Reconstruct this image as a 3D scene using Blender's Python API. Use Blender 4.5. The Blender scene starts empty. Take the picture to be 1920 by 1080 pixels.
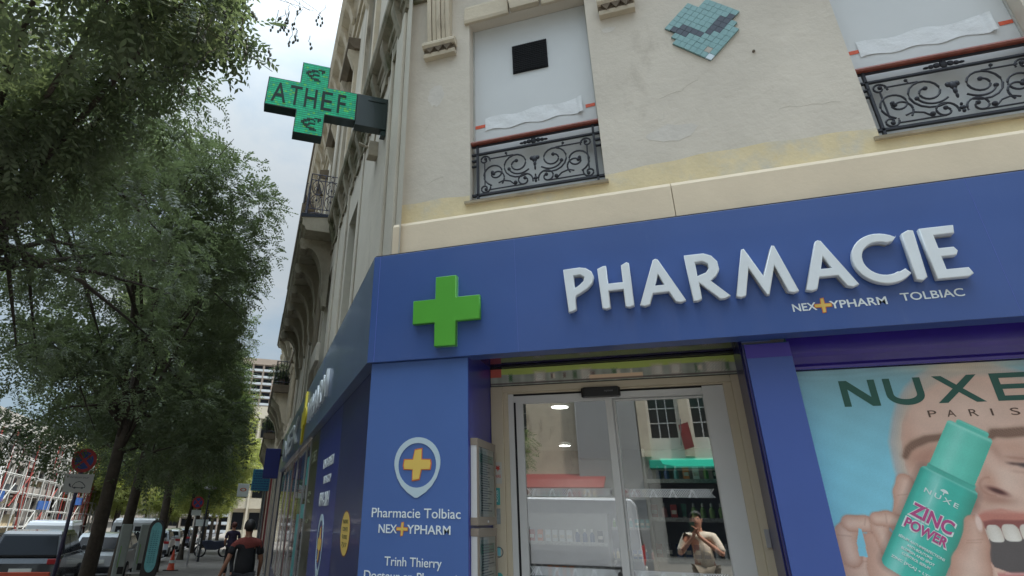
import bpy, bmesh, math, random
import numpy as np
from mathutils import Vector, Matrix
rnd = random.Random(7)
S = bpy.context.scene
COL = S.collection
# ------------------------------------------------------------------ camera
cam_d = bpy.data.cameras.new('camera'); cam = bpy.data.objects.new('camera', cam_d); COL.objects.link(cam)
S.camera = cam
H = 1.65                                   # eye height
right = Vector((0.93873845, 0.34418118, 0.01759082))
down = Vector((-0.13604385, 0.41698391, -0.89867485))
fwd = Vector((-0.31664206, 0.84122751, 0.43826257))
cam.matrix_world = Matrix(((right.x, -down.x, -fwd.x, 0), (right.y, -down.y, -fwd.y, 0), (right.z, -down.z, -fwd.z, H), (0, 0, 0, 1)))
cam_d.sensor_width = 36; cam_d.lens = 36 * 1105.56 / 1920
cam_d.shift_x = (960 - 827.63) / 1920; cam_d.shift_y = -(540 - 430) / 1920
cam_d.clip_start = 0.05; cam_d.clip_end = 3000
# ------------------------------------------------------------------ light
SUN_EL, SUN_AZ = math.radians(62), math.radians(68)      # compass azimuth: over the building, facades in shade
w = bpy.data.worlds.new('World'); S.world = w; w.use_nodes = True
nt = w.node_tree; N = nt.nodes; LK = nt.links; N.clear()
out = N.new('ShaderNodeOutputWorld'); bg = N.new('ShaderNodeBackground'); sky = N.new('ShaderNodeTexSky')
sky.sky_type = 'NISHITA'; sky.sun_disc = False; sky.sun_elevation = SUN_EL; sky.sun_rotation = SUN_AZ
sky.air_density = 1.2; sky.dust_density = 2.5; sky.ozone_density = 1.5
tc = N.new('ShaderNodeTexCoord'); mp = N.new('ShaderNodeMapping'); mp.inputs['Scale'].default_value = (1.0, 1.0, 1.9)
cl = N.new('ShaderNodeTexNoise'); cl.inputs['Scale'].default_value = 2.6; cl.inputs['Detail'].default_value = 7; cl.inputs['Roughness'].default_value = .55
cl.inputs['Distortion'].default_value = .4
ramp = N.new('ShaderNodeValToRGB'); ramp.color_ramp.elements[0].position = .32; ramp.color_ramp.elements[1].position = .56
cl2 = N.new('ShaderNodeTexNoise'); cl2.inputs['Scale'].default_value = 4.0; cl2.inputs['Detail'].default_value = 5
rm2 = N.new('ShaderNodeMix'); rm2.data_type = 'RGBA'
rm2.inputs[6].default_value = (2.3, 2.75, 3.1, 1); rm2.inputs[7].default_value = (3.5, 3.75, 3.95, 1)
mx = N.new('ShaderNodeMix'); mx.data_type = 'RGBA'
LK.new(tc.outputs['Generated'], mp.inputs['Vector']); LK.new(mp.outputs[0], cl.inputs['Vector']); LK.new(mp.outputs[0], cl2.inputs['Vector'])
LK.new(cl.outputs[0], ramp.inputs[0]); LK.new(ramp.outputs[0], mx.inputs[0])
LK.new(cl2.outputs[0], rm2.inputs[0])
skb = N.new('ShaderNodeMix'); skb.data_type = 'RGBA'; skb.inputs[0].default_value = .85
skb.inputs[7].default_value = (1.9, 2.6, 3.25, 1)
LK.new(sky.outputs[0], skb.inputs[6]); LK.new(skb.outputs[2], mx.inputs[6])
LK.new(rm2.outputs[2], mx.inputs[7])
# overcast gradient: the cloud layer brightens towards the zenith
sx_ = N.new('ShaderNodeSeparateXYZ'); pw = N.new('ShaderNodeMath'); pw.operation = 'POWER'; pw.inputs[1].default_value = 6.0
zc0 = N.new('ShaderNodeMath'); zc0.operation = 'MAXIMUM'; zc0.inputs[1].default_value = 0.0
ml = N.new('ShaderNodeMath'); ml.operation = 'MULTIPLY_ADD'; ml.inputs[1].default_value = 6.0; ml.inputs[2].default_value = .50
vm = N.new('ShaderNodeVectorMath'); vm.operation = 'SCALE'
LK.new(tc.outputs['Generated'], sx_.inputs[0]); LK.new(sx_.outputs[2], zc0.inputs[0]); LK.new(zc0.outputs[0], pw.inputs[0]); LK.new(pw.outputs[0], ml.inputs[0])
LK.new(mx.outputs[2], vm.inputs[0]); LK.new(ml.outputs[0], vm.inputs['Scale']); LK.new(vm.outputs[0], bg.inputs['Color'])
bg.inputs['Strength'].default_value = 0.13
LK.new(bg.outputs[0], out.inputs['Surface'])
sd = bpy.data.lights.new('sun', 'SUN'); sd.energy = 2.2; sd.angle = math.radians(2.5); sd.color = (1, .955, .88)
sun = bpy.data.objects.new('sun', sd); COL.objects.link(sun)
sv = Vector((math.sin(SUN_AZ) * math.cos(SUN_EL), math.cos(SUN_AZ) * math.cos(SUN_EL), math.sin(SUN_EL)))
sun.rotation_euler = sv.to_track_quat('Z', 'Y').to_euler(); sun.location = (20, 8, 30)
S.view_settings.view_transform = 'Standard'; S.view_settings.look = 'None'; S.view_settings.gamma = 1
S.view_settings.exposure = 1.42
S.cycles.use_denoising = True
try:
    S.cycles.max_bounces = 8; S.cycles.transparent_max_bounces = 16
    S.cycles.sample_clamp_indirect = 6
except Exception: pass

# ------------------------------------------------------------------ materials
def srgb(r, g, b):
    f = lambda c: (c / 255 / 12.92) if c / 255 <= .04045 else ((c / 255 + .055) / 1.055) ** 2.4
    return (f(r), f(g), f(b))
MATS = {}
def mat(name, col, rough=.7, var=.0, vscale=3., bump=0., bscale=40., metal=0., emit=0., stain=None, coat=0., spec=.5, col2=None, detail=6, transl=None):
    """procedural material: base colour broken up by noise, optional bump and stain colour"""
    if name in MATS: return MATS[name]
    m = bpy.data.materials.new(name); m.use_nodes = True; t = m.node_tree; n = t.nodes; l = t.links
    b = n['Principled BSDF']; b.inputs['Roughness'].default_value = rough; b.inputs['Metallic'].default_value = metal
    b.inputs['Specular IOR Level'].default_value = spec; b.inputs['Coat Weight'].default_value = coat
    tcn = n.new('ShaderNodeTexCoord')
    c1 = tuple(col) + (1,)
    c2 = tuple(col2) + (1,) if col2 else tuple(max(0, c * (1 - var)) for c in col) + (1,)
    c3 = c1 if col2 else tuple(min(1, c * (1 + var * .7)) for c in col) + (1,)
    no = n.new('ShaderNodeTexNoise'); no.inputs['Scale'].default_value = vscale; no.inputs['Detail'].default_value = detail; no.inputs['Roughness'].default_value = .62
    l.new(tcn.outputs['Object'], no.inputs['Vector'])
    rp = n.new('ShaderNodeValToRGB'); rp.color_ramp.elements[0].position = .3; rp.color_ramp.elements[1].position = .7
    rp.color_ramp.elements[0].color = c2; rp.color_ramp.elements[1].color = c3
    l.new(no.outputs[0], rp.inputs[0]); last = rp.outputs[0]
    if stain:
        n2 = n.new('ShaderNodeTexNoise'); n2.inputs['Scale'].default_value = stain[1]; n2.inputs['Detail'].default_value = 8; n2.inputs['Roughness'].default_value = .7
        mpp = n.new('ShaderNodeMapping'); mpp.inputs['Scale'].default_value = (1, 1, stain[3] if len(stain) > 3 else .35)
        l.new(tcn.outputs['Object'], mpp.inputs[0]); l.new(mpp.outputs[0], n2.inputs['Vector'])
        r2 = n.new('ShaderNodeValToRGB'); r2.color_ramp.elements[0].position = stain[2]; r2.color_ramp.elements[1].position = min(1, stain[2] + .18)
        mm = n.new('ShaderNodeMix'); mm.data_type = 'RGBA'; mm.inputs[7].default_value = tuple(stain[0]) + (1,)
        l.new(n2.outputs[0], r2.inputs[0]); l.new(r2.outputs[0], mm.inputs[0]); l.new(last, mm.inputs[6]); last = mm.outputs[2]
    l.new(last, b.inputs['Base Color'])
    if bump:
        nb = n.new('ShaderNodeTexNoise'); nb.inputs['Scale'].default_value = bscale; nb.inputs['Detail'].default_value = 8; nb.inputs['Roughness'].default_value = .65
        l.new(tcn.outputs['Object'], nb.inputs['Vector'])
        bp = n.new('ShaderNodeBump'); bp.inputs['Strength'].default_value = bump; bp.inputs['Distance'].default_value = .02
        l.new(nb.outputs[0], bp.inputs['Height']); l.new(bp.outputs[0], b.inputs['Normal'])
    if emit:
        b.inputs['Emission Color'].default_value = c1; b.inputs['Emission Strength'].default_value = emit
    if transl:
        tr = n.new('ShaderNodeBsdfTranslucent'); tr.inputs[0].default_value = tuple(transl) + (1,)
        ms = n.new('ShaderNodeMixShader'); ms.inputs[0].default_value = .4
        l.new(b.outputs[0], ms.inputs[1]); l.new(tr.outputs[0], ms.inputs[2]); l.new(ms.outputs[0], n['Material Output'].inputs[0])
    MATS[name] = m; return m
def attr_mat(name, rough=.5, emit=0.):
    if name in MATS: return MATS[name]
    m = bpy.data.materials.new(name); m.use_nodes = True; n = m.node_tree.nodes; l = m.node_tree.links
    a = n.new('ShaderNodeAttribute'); a.attribute_name = 'print'
    b = n['Principled BSDF']; b.inputs['Roughness'].default_value = rough
    l.new(a.outputs['Color'], b.inputs['Base Color'])
    if emit: l.new(a.outputs['Color'], b.inputs['Emission Color']); b.inputs['Emission Strength'].default_value = emit
    MATS[name] = m; return m
def glass_mat(name, refl=.3, tint=(.9, .95, .93), rough=0.0):
    if name in MATS: return MATS[name]
    m = bpy.data.materials.new(name); m.use_nodes = True; n = m.node_tree.nodes; l = m.node_tree.links; n.clear()
    o = n.new('ShaderNodeOutputMaterial'); tr = n.new('ShaderNodeBsdfTransparent'); tr.inputs[0].default_value = tint + (1,)
    g = n.new('ShaderNodeBsdfGlossy'); g.inputs['Roughness'].default_value = rough
    fr = n.new('ShaderNodeFresnel'); fr.inputs[0].default_value = 1.5
    ad = n.new('ShaderNodeMath'); ad.operation = 'ADD'; ad.inputs[1].default_value = refl; ad.use_clamp = True
    mxs = n.new('ShaderNodeMixShader')
    l.new(fr.outputs[0], ad.inputs[0]); l.new(ad.outputs[0], mxs.inputs[0]); l.new(tr.outputs[0], mxs.inputs[1]); l.new(g.outputs[0], mxs.inputs[2]); l.new(mxs.outputs[0], o.inputs[0])
    MATS[name] = m; return m
def pattern_mat(name, kind, c1, c2, scale, rough=.5, rot=0., emit=0., alpha=False, thr=.5):
    """two-colour pattern in object space: 'mesh' (cross hatch), 'led' rows, 'windows'"""
    if name in MATS: return MATS[name]
    m = bpy.data.materials.new(name); m.use_nodes = True; n = m.node_tree.nodes; l = m.node_tree.links
    b = n['Principled BSDF']; b.inputs['Roughness'].default_value = rough
    t = n.new('ShaderNodeTexCoord')
    def wave(vec, sc, rotz):
        mp_ = n.new('ShaderNodeMapping'); mp_.inputs['Rotation'].default_value = (0, rotz, 0)
        wv = n.new('ShaderNodeTexWave'); wv.inputs['Scale'].default_value = sc; wv.bands_direction = 'Z'
        l.new(vec, mp_.inputs[0]); l.new(mp_.outputs[0], wv.inputs['Vector']); return wv.outputs['Fac']
    a = wave(t.outputs['Object'], scale, math.radians(45) if kind == 'hatch' else rot)
    c = wave(t.outputs['Object'], scale * 1.0, math.radians(-45) if kind == 'hatch' else rot + math.radians(90))
    mxm = n.new('ShaderNodeMath'); mxm.operation = 'MAXIMUM' if kind == 'hatch' else 'MULTIPLY'; l.new(a, mxm.inputs[0]); l.new(c, mxm.inputs[1])
    gt = n.new('ShaderNodeMath'); gt.operation = 'GREATER_THAN'; gt.inputs[1].default_value = thr; l.new(mxm.outputs[0], gt.inputs[0])
    mm = n.new('ShaderNodeMix'); mm.data_type = 'RGBA'; mm.inputs[6].default_value = tuple(c1) + (1,); mm.inputs[7].default_value = tuple(c2) + (1,)
    l.new(gt.outputs[0], mm.inputs[0]); l.new(mm.outputs[2], b.inputs['Base Color'])
    if emit: l.new(mm.outputs[2], b.inputs['Emission Color']); b.inputs['Emission Strength'].default_value = emit
    if alpha: l.new(gt.outputs[0], b.inputs['Alpha'])
    MATS[name] = m; return m

PLASTER = mat('weathered plaster', srgb(205, 197, 183), .95, .11, 1.1, .38, 14, stain=(srgb(176, 167, 153), 1.6, .58, .6))
PLASTER2 = mat('side plaster', srgb(194, 187, 172), .95, .12, 1.0, .3, 10, stain=(srgb(128, 120, 106), 1.8, .56, .12))
STONE = mat('limestone', srgb(196, 184, 162), .9, .15, 2.2, .3, 18, stain=(srgb(120, 108, 90), 2.2, .56, .3))
MOSSY = mat('grimy mossy stone', srgb(150, 142, 124), .95, .25, 2.5, .35, 20, stain=(srgb(84, 86, 60), 2.4, .47, .5))
STONEDK = mat('dark weathered stone', srgb(110, 98, 82), .95, .3, 3, .3, 20)
CREAM = mat('cream render band', srgb(218, 202, 176), .85, .07, 2.0, .12, 30)
YELLOW = mat('yellowed band paint', srgb(217, 201, 162), .9, .10, 4, .25, 25, stain=(srgb(200, 193, 176), 2.4, .5, 1.))
WHITEP = mat('white boarding', srgb(200, 203, 203), .55, .04, 1.2, .03, 8)
FILM = mat('crumpled white film', srgb(217, 220, 221), .5, .05, 9, .35, 14)
ORANGE = mat('orange tape', srgb(214, 92, 60), .6, .15, 30)
IRON = mat('dark wrought iron', srgb(40, 42, 50), .5, .2, 12, spec=.4)
WOODRAIL = mat('red brown rail paint', srgb(132, 70, 56), .4, .25, 20)
BLUE = mat('blue fascia enamel', srgb(60, 88, 148), .36, .09, .8, .02, 3, coat=.2, stain=(srgb(80, 104, 154), 3.5, .60, .12))
BLUEMATT = mat('blue pilaster film', srgb(72, 104, 166), .42, .04, 1.5)
BLUEDARK = mat('navy panel', srgb(30, 32, 92), .3, .15, 2, coat=.2)
NAVY = mat('glossy navy cladding', srgb(50, 58, 106), .36, .15, 1.2, coat=.25)
LEFTFASC = mat('side fascia painted sheen', srgb(104, 124, 156), .32, .12, 1.5, metal=.35, coat=.2)  # base lightened so the colour carries the silvery sky reflection
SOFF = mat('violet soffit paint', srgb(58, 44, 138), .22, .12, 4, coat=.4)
WHITEL = mat('white acrylic letter', srgb(220, 226, 229), .35, .04, 6)
WHITETX = mat('white vinyl', srgb(226, 234, 236), .5)
YELTX = mat('yellow vinyl', srgb(222, 190, 96), .5)
ORTX = mat('orange edge vinyl', srgb(205, 110, 60), .5)
GREEN = mat('green acrylic', srgb(84, 166, 56), .35, .05, 3)
BEIGE = mat('beige door casing', srgb(196, 184, 160), .6, .05, 3, .04, 30)
ALU = mat('white lacquered aluminium', srgb(204, 204, 202), .35, .04, 3)
GREYAL = mat('grey aluminium', srgb(160, 160, 162), .4, .05, 3, metal=.3)
BRONZE = mat('taupe lacquer', srgb(140, 128, 114), .45, .06, 5)
BLACK = mat('black plastic', srgb(22, 22, 26), .35, .1, 8)
RUBBER = mat('rubber seal', srgb(30, 30, 32), .8)
DKGREEN = mat('dark green metal', srgb(26, 50, 46), .3, .12, 6, coat=.3)
GLASS = glass_mat('door glass', .40, (.8, .86, .84))
PAPER = mat('paper', srgb(206, 212, 210), .8, .06, 12)
CARGL = mat('car glass', (.012, .014, .018), .12, spec=.2)
TYRE = mat('tyre', (.02, .02, .022), .85)
ASPH = mat('asphalt', (.055, .055, .058), .92, .25, 3, .3, 60)
PAVE = mat('pavement asphalt', (.16, .145, .13), .92, .22, 1.6, .25, 50, stain=((.07, .062, .055), .9, .55, 1))
KERB = mat('granite kerb', (.28, .27, .25), .9, .2, 8, .2, 40)
BARK = mat('bark', (.06, .047, .035), .95, .4, 8, .8, 28)
LEAF_A = mat('deep green leaf', (.095, .122, .064), .5, .7, 3.5, transl=(.17, .22, .09))
LEAF_B = mat('olive green leaf', (.105, .145, .06), .5, .6, 2.0, transl=(.22, .30, .08))
LEAF_C = mat('sunny yellow green leaf', (.16, .19, .05), .6, .5, .7, transl=(.42, .46, .1))  # sunlit copy of the leaf greens: sunlight is put into the colour
SKIN = mat('skin', srgb(190, 136, 110), .55, .08, 10)
HAIR = mat('dark hair', (.015, .012, .012), .6, .3, 30)

# ------------------------------------------------------------------ frames.  Facade coordinates unprojected from image pixels
K = 1.2857; ZG = 1.6 - H / K  # factor scales facade coordinates about the camera position
def W(x, y, z): return Vector((K * x, K * y, K * (z - ZG)))
U = Vector((-0.59807446, 0.80144054, 0)); NN = Vector((-0.80144054, -0.59807446, 0))
CX, CY = -1.825, 3.5
def FR(Y): return lambda a, b, c: W(a, Y - b, c)                 # front facade: a along, b out of the wall, c height
def LF(off): return lambda a, b, c: W(CX + U.x * -a + NN.x * (off + b), CY + U.y * -a + NN.y * (off + b), c)   # side facade, a = -distance down the street
CM = Vector((CX * K, CY * K, 0))
def ST(t, off, z=0): return CM + U * t + NN * off + Vector((0, 0, z))      # street frame in metres
def zg(t): return -.015 * max(0, t + 5)
def SG(t, off, dz=0): return ST(t, off, zg(t) + dz)
ANG = math.atan2(U.y, U.x)

ORG = {}
def meta(o, label=None, cat=None, group=None, kind=None):
    if label: o['label'] = label
    if cat: o['category'] = cat
    if group: o['group'] = group
    if kind: o['kind'] = kind
    return o
def thing(name, label=None, cat=None, loc=None, group=None, rot=0.):
    """Empty at the base of a thing; loc None = parts modelled in world space round the origin given later"""
    o = bpy.data.objects.new(name, None); COL.objects.link(o); o.empty_display_size = .1
    o.location = loc if loc is not None else (0, 0, 0); o.rotation_euler = (0, 0, rot)
    ORG[o.name] = Vector(loc) if loc is not None else Vector((0, 0, 0))
    return meta(o, label, cat, group)
def local(o): ORG[o.name] = Vector((0, 0, 0)); return o
def finish(me, name, m, parent=None, smooth=False, bevel=0., recalc=True, origin=None):
    if recalc:
        bm = bmesh.new(); bm.from_mesh(me); bmesh.ops.recalc_face_normals(bm, faces=bm.faces); bm.to_mesh(me); bm.free()
    if smooth:
        me.polygons.foreach_set('use_smooth', [True] * len(me.polygons))
    me.materials.append(m)
    o = bpy.data.objects.new(name, me); COL.objects.link(o)
    if parent is not None:
        org = ORG[parent.name]; ORG[o.name] = org; o.parent = parent
        if org.length: me.transform(Matrix.Translation(-org))
    elif origin is not None:
        me.transform(Matrix.Translation(-Vector(origin))); o.location = origin; ORG[o.name] = Vector(origin)
    else: ORG[o.name] = Vector((0, 0, 0))
    if bevel:
        bv = o.modifiers.new('bevel', 'BEVEL'); bv.width = bevel; bv.segments = 2; bv.limit_method = 'ANGLE'; bv.angle_limit = math.radians(40)
    return o
class MB:
    def __init__(s): s.v = []; s.f = []; s.mk = []
    def add(s, vs, fs):
        s.mk.append((len(s.v), len(s.f))); n = len(s.v); s.v += [tuple(v) for v in vs]; s.f += [tuple(n + i for i in f) for f in fs]; return s
    def box(s, F, a0, a1, b0, b1, c0, c1):
        return s.add([F(a, b, c) for a in (a0, a1) for b in (b0, b1) for c in (c0, c1)],
                     [(0, 1, 3, 2), (4, 6, 7, 5), (0, 4, 5, 1), (2, 3, 7, 6), (0, 2, 6, 4), (1, 5, 7, 3)])
    def prism(s, F, poly, b0, b1):
        n = len(poly)
        return s.add([F(a, b0, c) for a, c in poly] + [F(a, b1, c) for a, c in poly],
                     [tuple(range(n))[::-1], tuple(range(n, 2 * n))] + [(i, (i + 1) % n, n + (i + 1) % n, n + i) for i in range(n)])
    def sweep(s, F, prof, a0, a1):
        """profile [(b, c)...] closed, swept along a"""
        n = len(prof)
        return s.add([F(a0, b, c) for b, c in prof] + [F(a1, b, c) for b, c in prof],
                     [tuple(range(n)), tuple(range(n, 2 * n))[::-1]] + [(i, n + i, n + (i + 1) % n, (i + 1) % n) for i in range(n)])
    def tube(s, pts, r, n=6, r2=None):
        pts = [Vector(p) for p in pts]; m = len(pts); rings = []
        up = Vector((0, 0, 1))
        for i, p in enumerate(pts):
            d = (pts[min(i + 1, m - 1)] - pts[max(i - 1, 0)])
            d = d.normalized() if d.length > 1e-9 else Vector((0, 0, 1))
            x = d.cross(up)
            if x.length < .05: x = d.cross(Vector((1, 0.3, 0)))
            x.normalize(); y = d.cross(x)
            rr = r if r2 is None else r + (r2 - r) * i / max(1, m - 1)
            if callable(rr): rr = rr(i)
            rings.append([p + (x * math.cos(2 * math.pi * k / n) + y * math.sin(2 * math.pi * k / n)) * rr for k in range(n)])
        vs = [v for q in rings for v in q]
        fs = [(i * n + k, i * n + (k + 1) % n, (i + 1) * n + (k + 1) % n, (i + 1) * n + k) for i in range(m - 1) for k in range(n)]
        fs += [tuple(range(n))[::-1], tuple(range((m - 1) * n, m * n))]
        return s.add(vs, fs)
    def lathe(s, c, prof, n=16, ax=None):
        """profile [(r, h)] turned round axis through c"""
        ax = (ax or Vector((0, 0, 1))).normalized(); x = ax.orthogonal().normalized(); y = ax.cross(x); c = Vector(c)
        vs = [c + ax * h + (x * math.cos(2 * math.pi * k / n) + y * math.sin(2 * math.pi * k / n)) * max(r, 1e-4) for r, h in prof for k in range(n)]
        m = len(prof)
        fs = [(i * n + k, i * n + (k + 1) % n, (i + 1) * n + (k + 1) % n, (i + 1) * n + k) for i in range(m - 1) for k in range(n)]
        fs += [tuple(range(n))[::-1], tuple(range((m - 1) * n, m * n))]
        return s.add(vs, fs)
    def ball(s, c, r, n=10, sc=(1, 1, 1)):
        c = Vector(c); m = n // 2 + 1
        vs = [c + Vector((sc[0] * math.sin(math.pi * i / m) * math.cos(2 * math.pi * k / n), sc[1] * math.sin(math.pi * i / m) * math.sin(2 * math.pi * k / n), sc[2] * math.cos(math.pi * i / m))) * r
              for i in range(1, m) for k in range(n)]
        vs += [c + Vector((0, 0, r * sc[2])), c - Vector((0, 0, r * sc[2]))]; t = len(vs) - 2
        fs = [(i * n + k, i * n + (k + 1) % n, (i + 1) * n + (k + 1) % n, (i + 1) * n + k) for i in range(m - 2) for k in range(n)]
        fs += [(t, (k + 1) % n, k) for k in range(n)] + [(t + 1, (m - 2) * n + k, (m - 2) * n + (k + 1) % n) for k in range(n)]
        return s.add(vs, fs)
    def build(s, name, m, parent=None, smooth=False, bevel=0., origin=None, recalc=True):
        me = bpy.data.meshes.new(name); me.from_pydata(s.v, [], s.f); me.update()
        return finish(me, name, m, parent, smooth, bevel, recalc, origin)
def each(mb, name, m, parent, per=1, **kw):
    """one object for every `per` solids collected in mb"""
    mk = mb.mk[::per] + [(len(mb.v), len(mb.f))]; out_ = []
    for (v0, f0), (v1, f1) in zip(mk[:-1], mk[1:]):
        q = MB(); q.v = mb.v[v0:v1]; q.f = [tuple(i - v0 for i in f) for f in mb.f[f0:f1]]; out_.append(q.build(name, m, parent, **kw))
    return out_
def box(name, m, F, a0, a1, b0, b1, c0, c1, parent=None, bevel=0.):
    return MB().box(F, a0, a1, b0, b1, c0, c1).build(name, m, parent, bevel=bevel)
def copy_tree(o, parent=None):
    c = o.copy(); COL.objects.link(c); c.parent = parent; ORG[c.name] = ORG[o.name]
    for ch in [x for x in o.children]: copy_tree(ch, c)
    return c
IDF = lambda a, b, c: Vector((a, b, c))
# text and outlines through curve objects
def curve_mesh(cu):
    ob = bpy.data.objects.new('tmp', cu); COL.objects.link(ob)
    bpy.context.view_layer.update()
    me = bpy.data.meshes.new_from_object(ob.evaluated_get(bpy.context.evaluated_depsgraph_get()))
    bpy.data.objects.remove(ob); bpy.data.curves.remove(cu); return me
_cap = {}
def text(s, F, a0, a1, c0, h, name, m, parent, depth=.004, b=0., bold=0., space=1.):
    """string filling a0..a1 along the frame, cap height h, standing on c0"""
    def mk(t):
        cu = bpy.data.curves.new('t', 'FONT'); cu.body = t; cu.size = 1; cu.extrude = .5; cu.offset = bold; cu.space_character = space
        cu.resolution_u = 4; return curve_mesh(cu)
    if bold not in _cap:
        q = mk('H'); _cap[bold] = max(v.co.y for v in q.vertices)
    me = mk(s); xs = [v.co.x for v in me.vertices]; x0, x1 = min(xs), max(xs); k = h / _cap[bold]
    for v in me.vertices:
        v.co = F(a0 + (v.co.x - x0) / (x1 - x0) * (a1 - a0), b + (v.co.z + .5) * depth, c0 + v.co.y * k)
    return finish(me, name, m, parent)
def outline(polys, F, a0, c0, k, name, m, parent, depth=.02, b=0., bev=0.):
    """filled outline(s), inner ones become holes; unit coordinates scaled by k"""
    cu = bpy.data.curves.new('o', 'CURVE'); cu.dimensions = '2D'; cu.fill_mode = 'BOTH'; cu.extrude = depth / 2 / k; cu.bevel_depth = bev / k; cu.bevel_resolution = 1
    cu.offset = -bev / k
    for p in polys:
        sp = cu.splines.new('POLY'); sp.points.add(len(p) - 1); sp.use_cyclic_u = True
        for i, (x, y) in enumerate(p): sp.points[i].co = (x, y, 0, 1)
    me = curve_mesh(cu)
    for v in me.vertices: v.co = F(a0 + v.co.x * k, b + depth / 2 + v.co.z * k, c0 + v.co.y * k)
    return finish(me, name, m, parent)
def arc(cx, cy, r, d0, d1, n=14, ry=None):
    return [(cx + r * math.cos(math.radians(d0 + (d1 - d0) * i / n)), cy + (ry or r) * math.sin(math.radians(d0 + (d1 - d0) * i / n))) for i in range(n + 1)]
def paint_mesh(name, F, a0, a1, c0, c1, na, nc, fn, m, parent, b=0.):
    """printed sheet: colour attribute computed on a fine grid (flat artwork)"""
    A, Cc = np.meshgrid(np.linspace(a0, a1, na), np.linspace(c0, c1, nc), indexing='ij')
    rgb = fn(A, Cc)
    o_ = F(0, b, 0); ea = F(1, b, 0) - o_; ec = F(0, b, 1) - o_
    P = np.array(o_)[None, None] + A[..., None] * np.array(ea) + Cc[..., None] * np.array(ec)
    me = bpy.data.meshes.new(name); V = P.reshape(-1, 3)
    idx = np.arange(na * nc).reshape(na, nc)
    q = np.stack([idx[:-1, :-1], idx[1:, :-1], idx[1:, 1:], idx[:-1, 1:]], -1).reshape(-1, 4)
    me.vertices.add(len(V)); me.vertices.foreach_set('co', V.ravel())
    me.loops.add(q.size); me.loops.foreach_set('vertex_index', q.ravel().astype(np.int32))
    me.polygons.add(len(q)); me.polygons.foreach_set('loop_start', np.arange(0, q.size, 4, dtype=np.int32))
    me.update(calc_edges=True)
    at = me.color_attributes.new('print', 'FLOAT_COLOR', 'POINT')
    lin = np.where(rgb <= .04045, rgb / 12.92, ((np.clip(rgb, 0, 1) + .055) / 1.055) ** 2.4)
    at.data.foreach_set('color', np.concatenate([lin.reshape(-1, 3), np.ones((len(V), 1))], 1).ravel())
    return finish(me, name, m, parent, recalc=False)

# ================================================================== SETTING: ground
def sheet(name, t0, t1, o0, o1, dz, m):
    mb = MB(); ts = [t0] + ([-5.0] if t0 < -5 < t1 else []) + [t1]
    for a, b in zip(ts[:-1], ts[1:]):
        mb.add([SG(a, o0, dz), SG(b, o0, dz), SG(b, o1, dz), SG(a, o1, dz)], [(0, 1, 2, 3)])
    return meta(mb.build(name, m, recalc=False), kind='structure')
sheet('ground', -400, 900, -500, 500, -.16, mat('city ground', (.12, .115, .105), .95, .3, .2))
sheet('road', -60, 300, 4.75, 16.5, -.13, ASPH)
mb = MB()
for a, b in ((-5, 300),): mb.add([SG(a, -1, 0), SG(b, -1, 0), SG(b, 4.6, 0), SG(a, 4.6, 0)], [(0, 1, 2, 3)])
# corner pavement in front of the shop
pv = [ST(-5, 4.6), ST(-5, -1), W(-1.9, 5, ZG), W(9, 5, ZG), W(9, 0, ZG) + Vector((0, -2.2, 0)), ST(-5, 4.6) + Vector((2.2, -1.2, 0))]
mb.add([v + Vector((0, 0, .0)) for v in pv], [tuple(range(6))])
meta(mb.build('pavement', PAVE, recalc=False), kind='structure')
mb = MB(); mb.box(lambda a, b, c: SG(a, b, c), -5, 300, 4.6, 4.75, -.13, .006); meta(mb.build('kerb', KERB), kind='structure')
mb = MB(); mb.box(lambda a, b, c: SG(a, b, c), -60, 300, 16.5, 22, -.13, .006); meta(mb.build('far_pavement', PAVE), kind='structure')
# zebra crossing and cross street behind the viewer (mirrored in the door)
mb = MB()
for i in range(7):
    a = -3.2 + i * 1.0
    mb.add([(a, -7.2, -.125), (a + .55, -7.2, -.125), (a + .55, -4.2, -.125), (a, -4.2, -.125)], [(0, 1, 2, 3)])
meta(mb.build('crossing_stripes', mat('road paint', (.7, .7, .68), .8, .15, 5), recalc=False), kind='structure')
sheet2 = MB().add([(-14, -14, -.145), (40, -14, -.145), (40, -2.3, -.145), (-14, -2.3, -.145)], [(0, 1, 2, 3)]); meta(sheet2.build('cross_street', ASPH, recalc=False), kind='structure')

# ================================================================== CORNER BUILDING
YW = 3.65; LO = -.16
bld = thing('corner_building', 'old plastered corner building with boarded windows above the blue pharmacy shopfront', 'building', W(CX, CY, ZG))
F = FR(YW)
# front wall as a slab with two window openings
def wall_with_holes(F, a0, a1, c0, c1, holes, th, back=True):
    mb = MB(); xs = sorted({a0, a1, *[h[0] for h in holes], *[h[1] for h in holes]}); zs = sorted({c0, c1, *[h[2] for h in holes], *[h[3] for h in holes]})
    inside = lambda x, z: any(h[0] < x < h[1] and h[2] < z < h[3] for h in holes)
    for x0, x1 in zip(xs[:-1], xs[1:]):
        for z0, z1 in zip(zs[:-1], zs[1:]):
            if inside((x0 + x1) / 2, (z0 + z1) / 2): continue
            mb.add([F(x0, 0, z0), F(x1, 0, z0), F(x1, 0, z1), F(x0, 0, z1)], [(0, 1, 2, 3)])
    for h in holes:
        x0, x1, z0, z1 = h[:4]; q = [(x0, z0), (x1, z0), (x1, z1), (x0, z1)]
        for (p, r) in zip(q, q[1:] + q[:1]):
            mb.add([F(p[0], 0, p[1]), F(r[0], 0, r[1]), F(r[0], -th, r[1]), F(p[0], -th, p[1])], [(0, 1, 2, 3)])
    return mb
WX0 = -1.707
wins = [(-1.152, -.178, 3.68, 5.455), (1.425, 2.36, 3.68, 5.455)]
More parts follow.
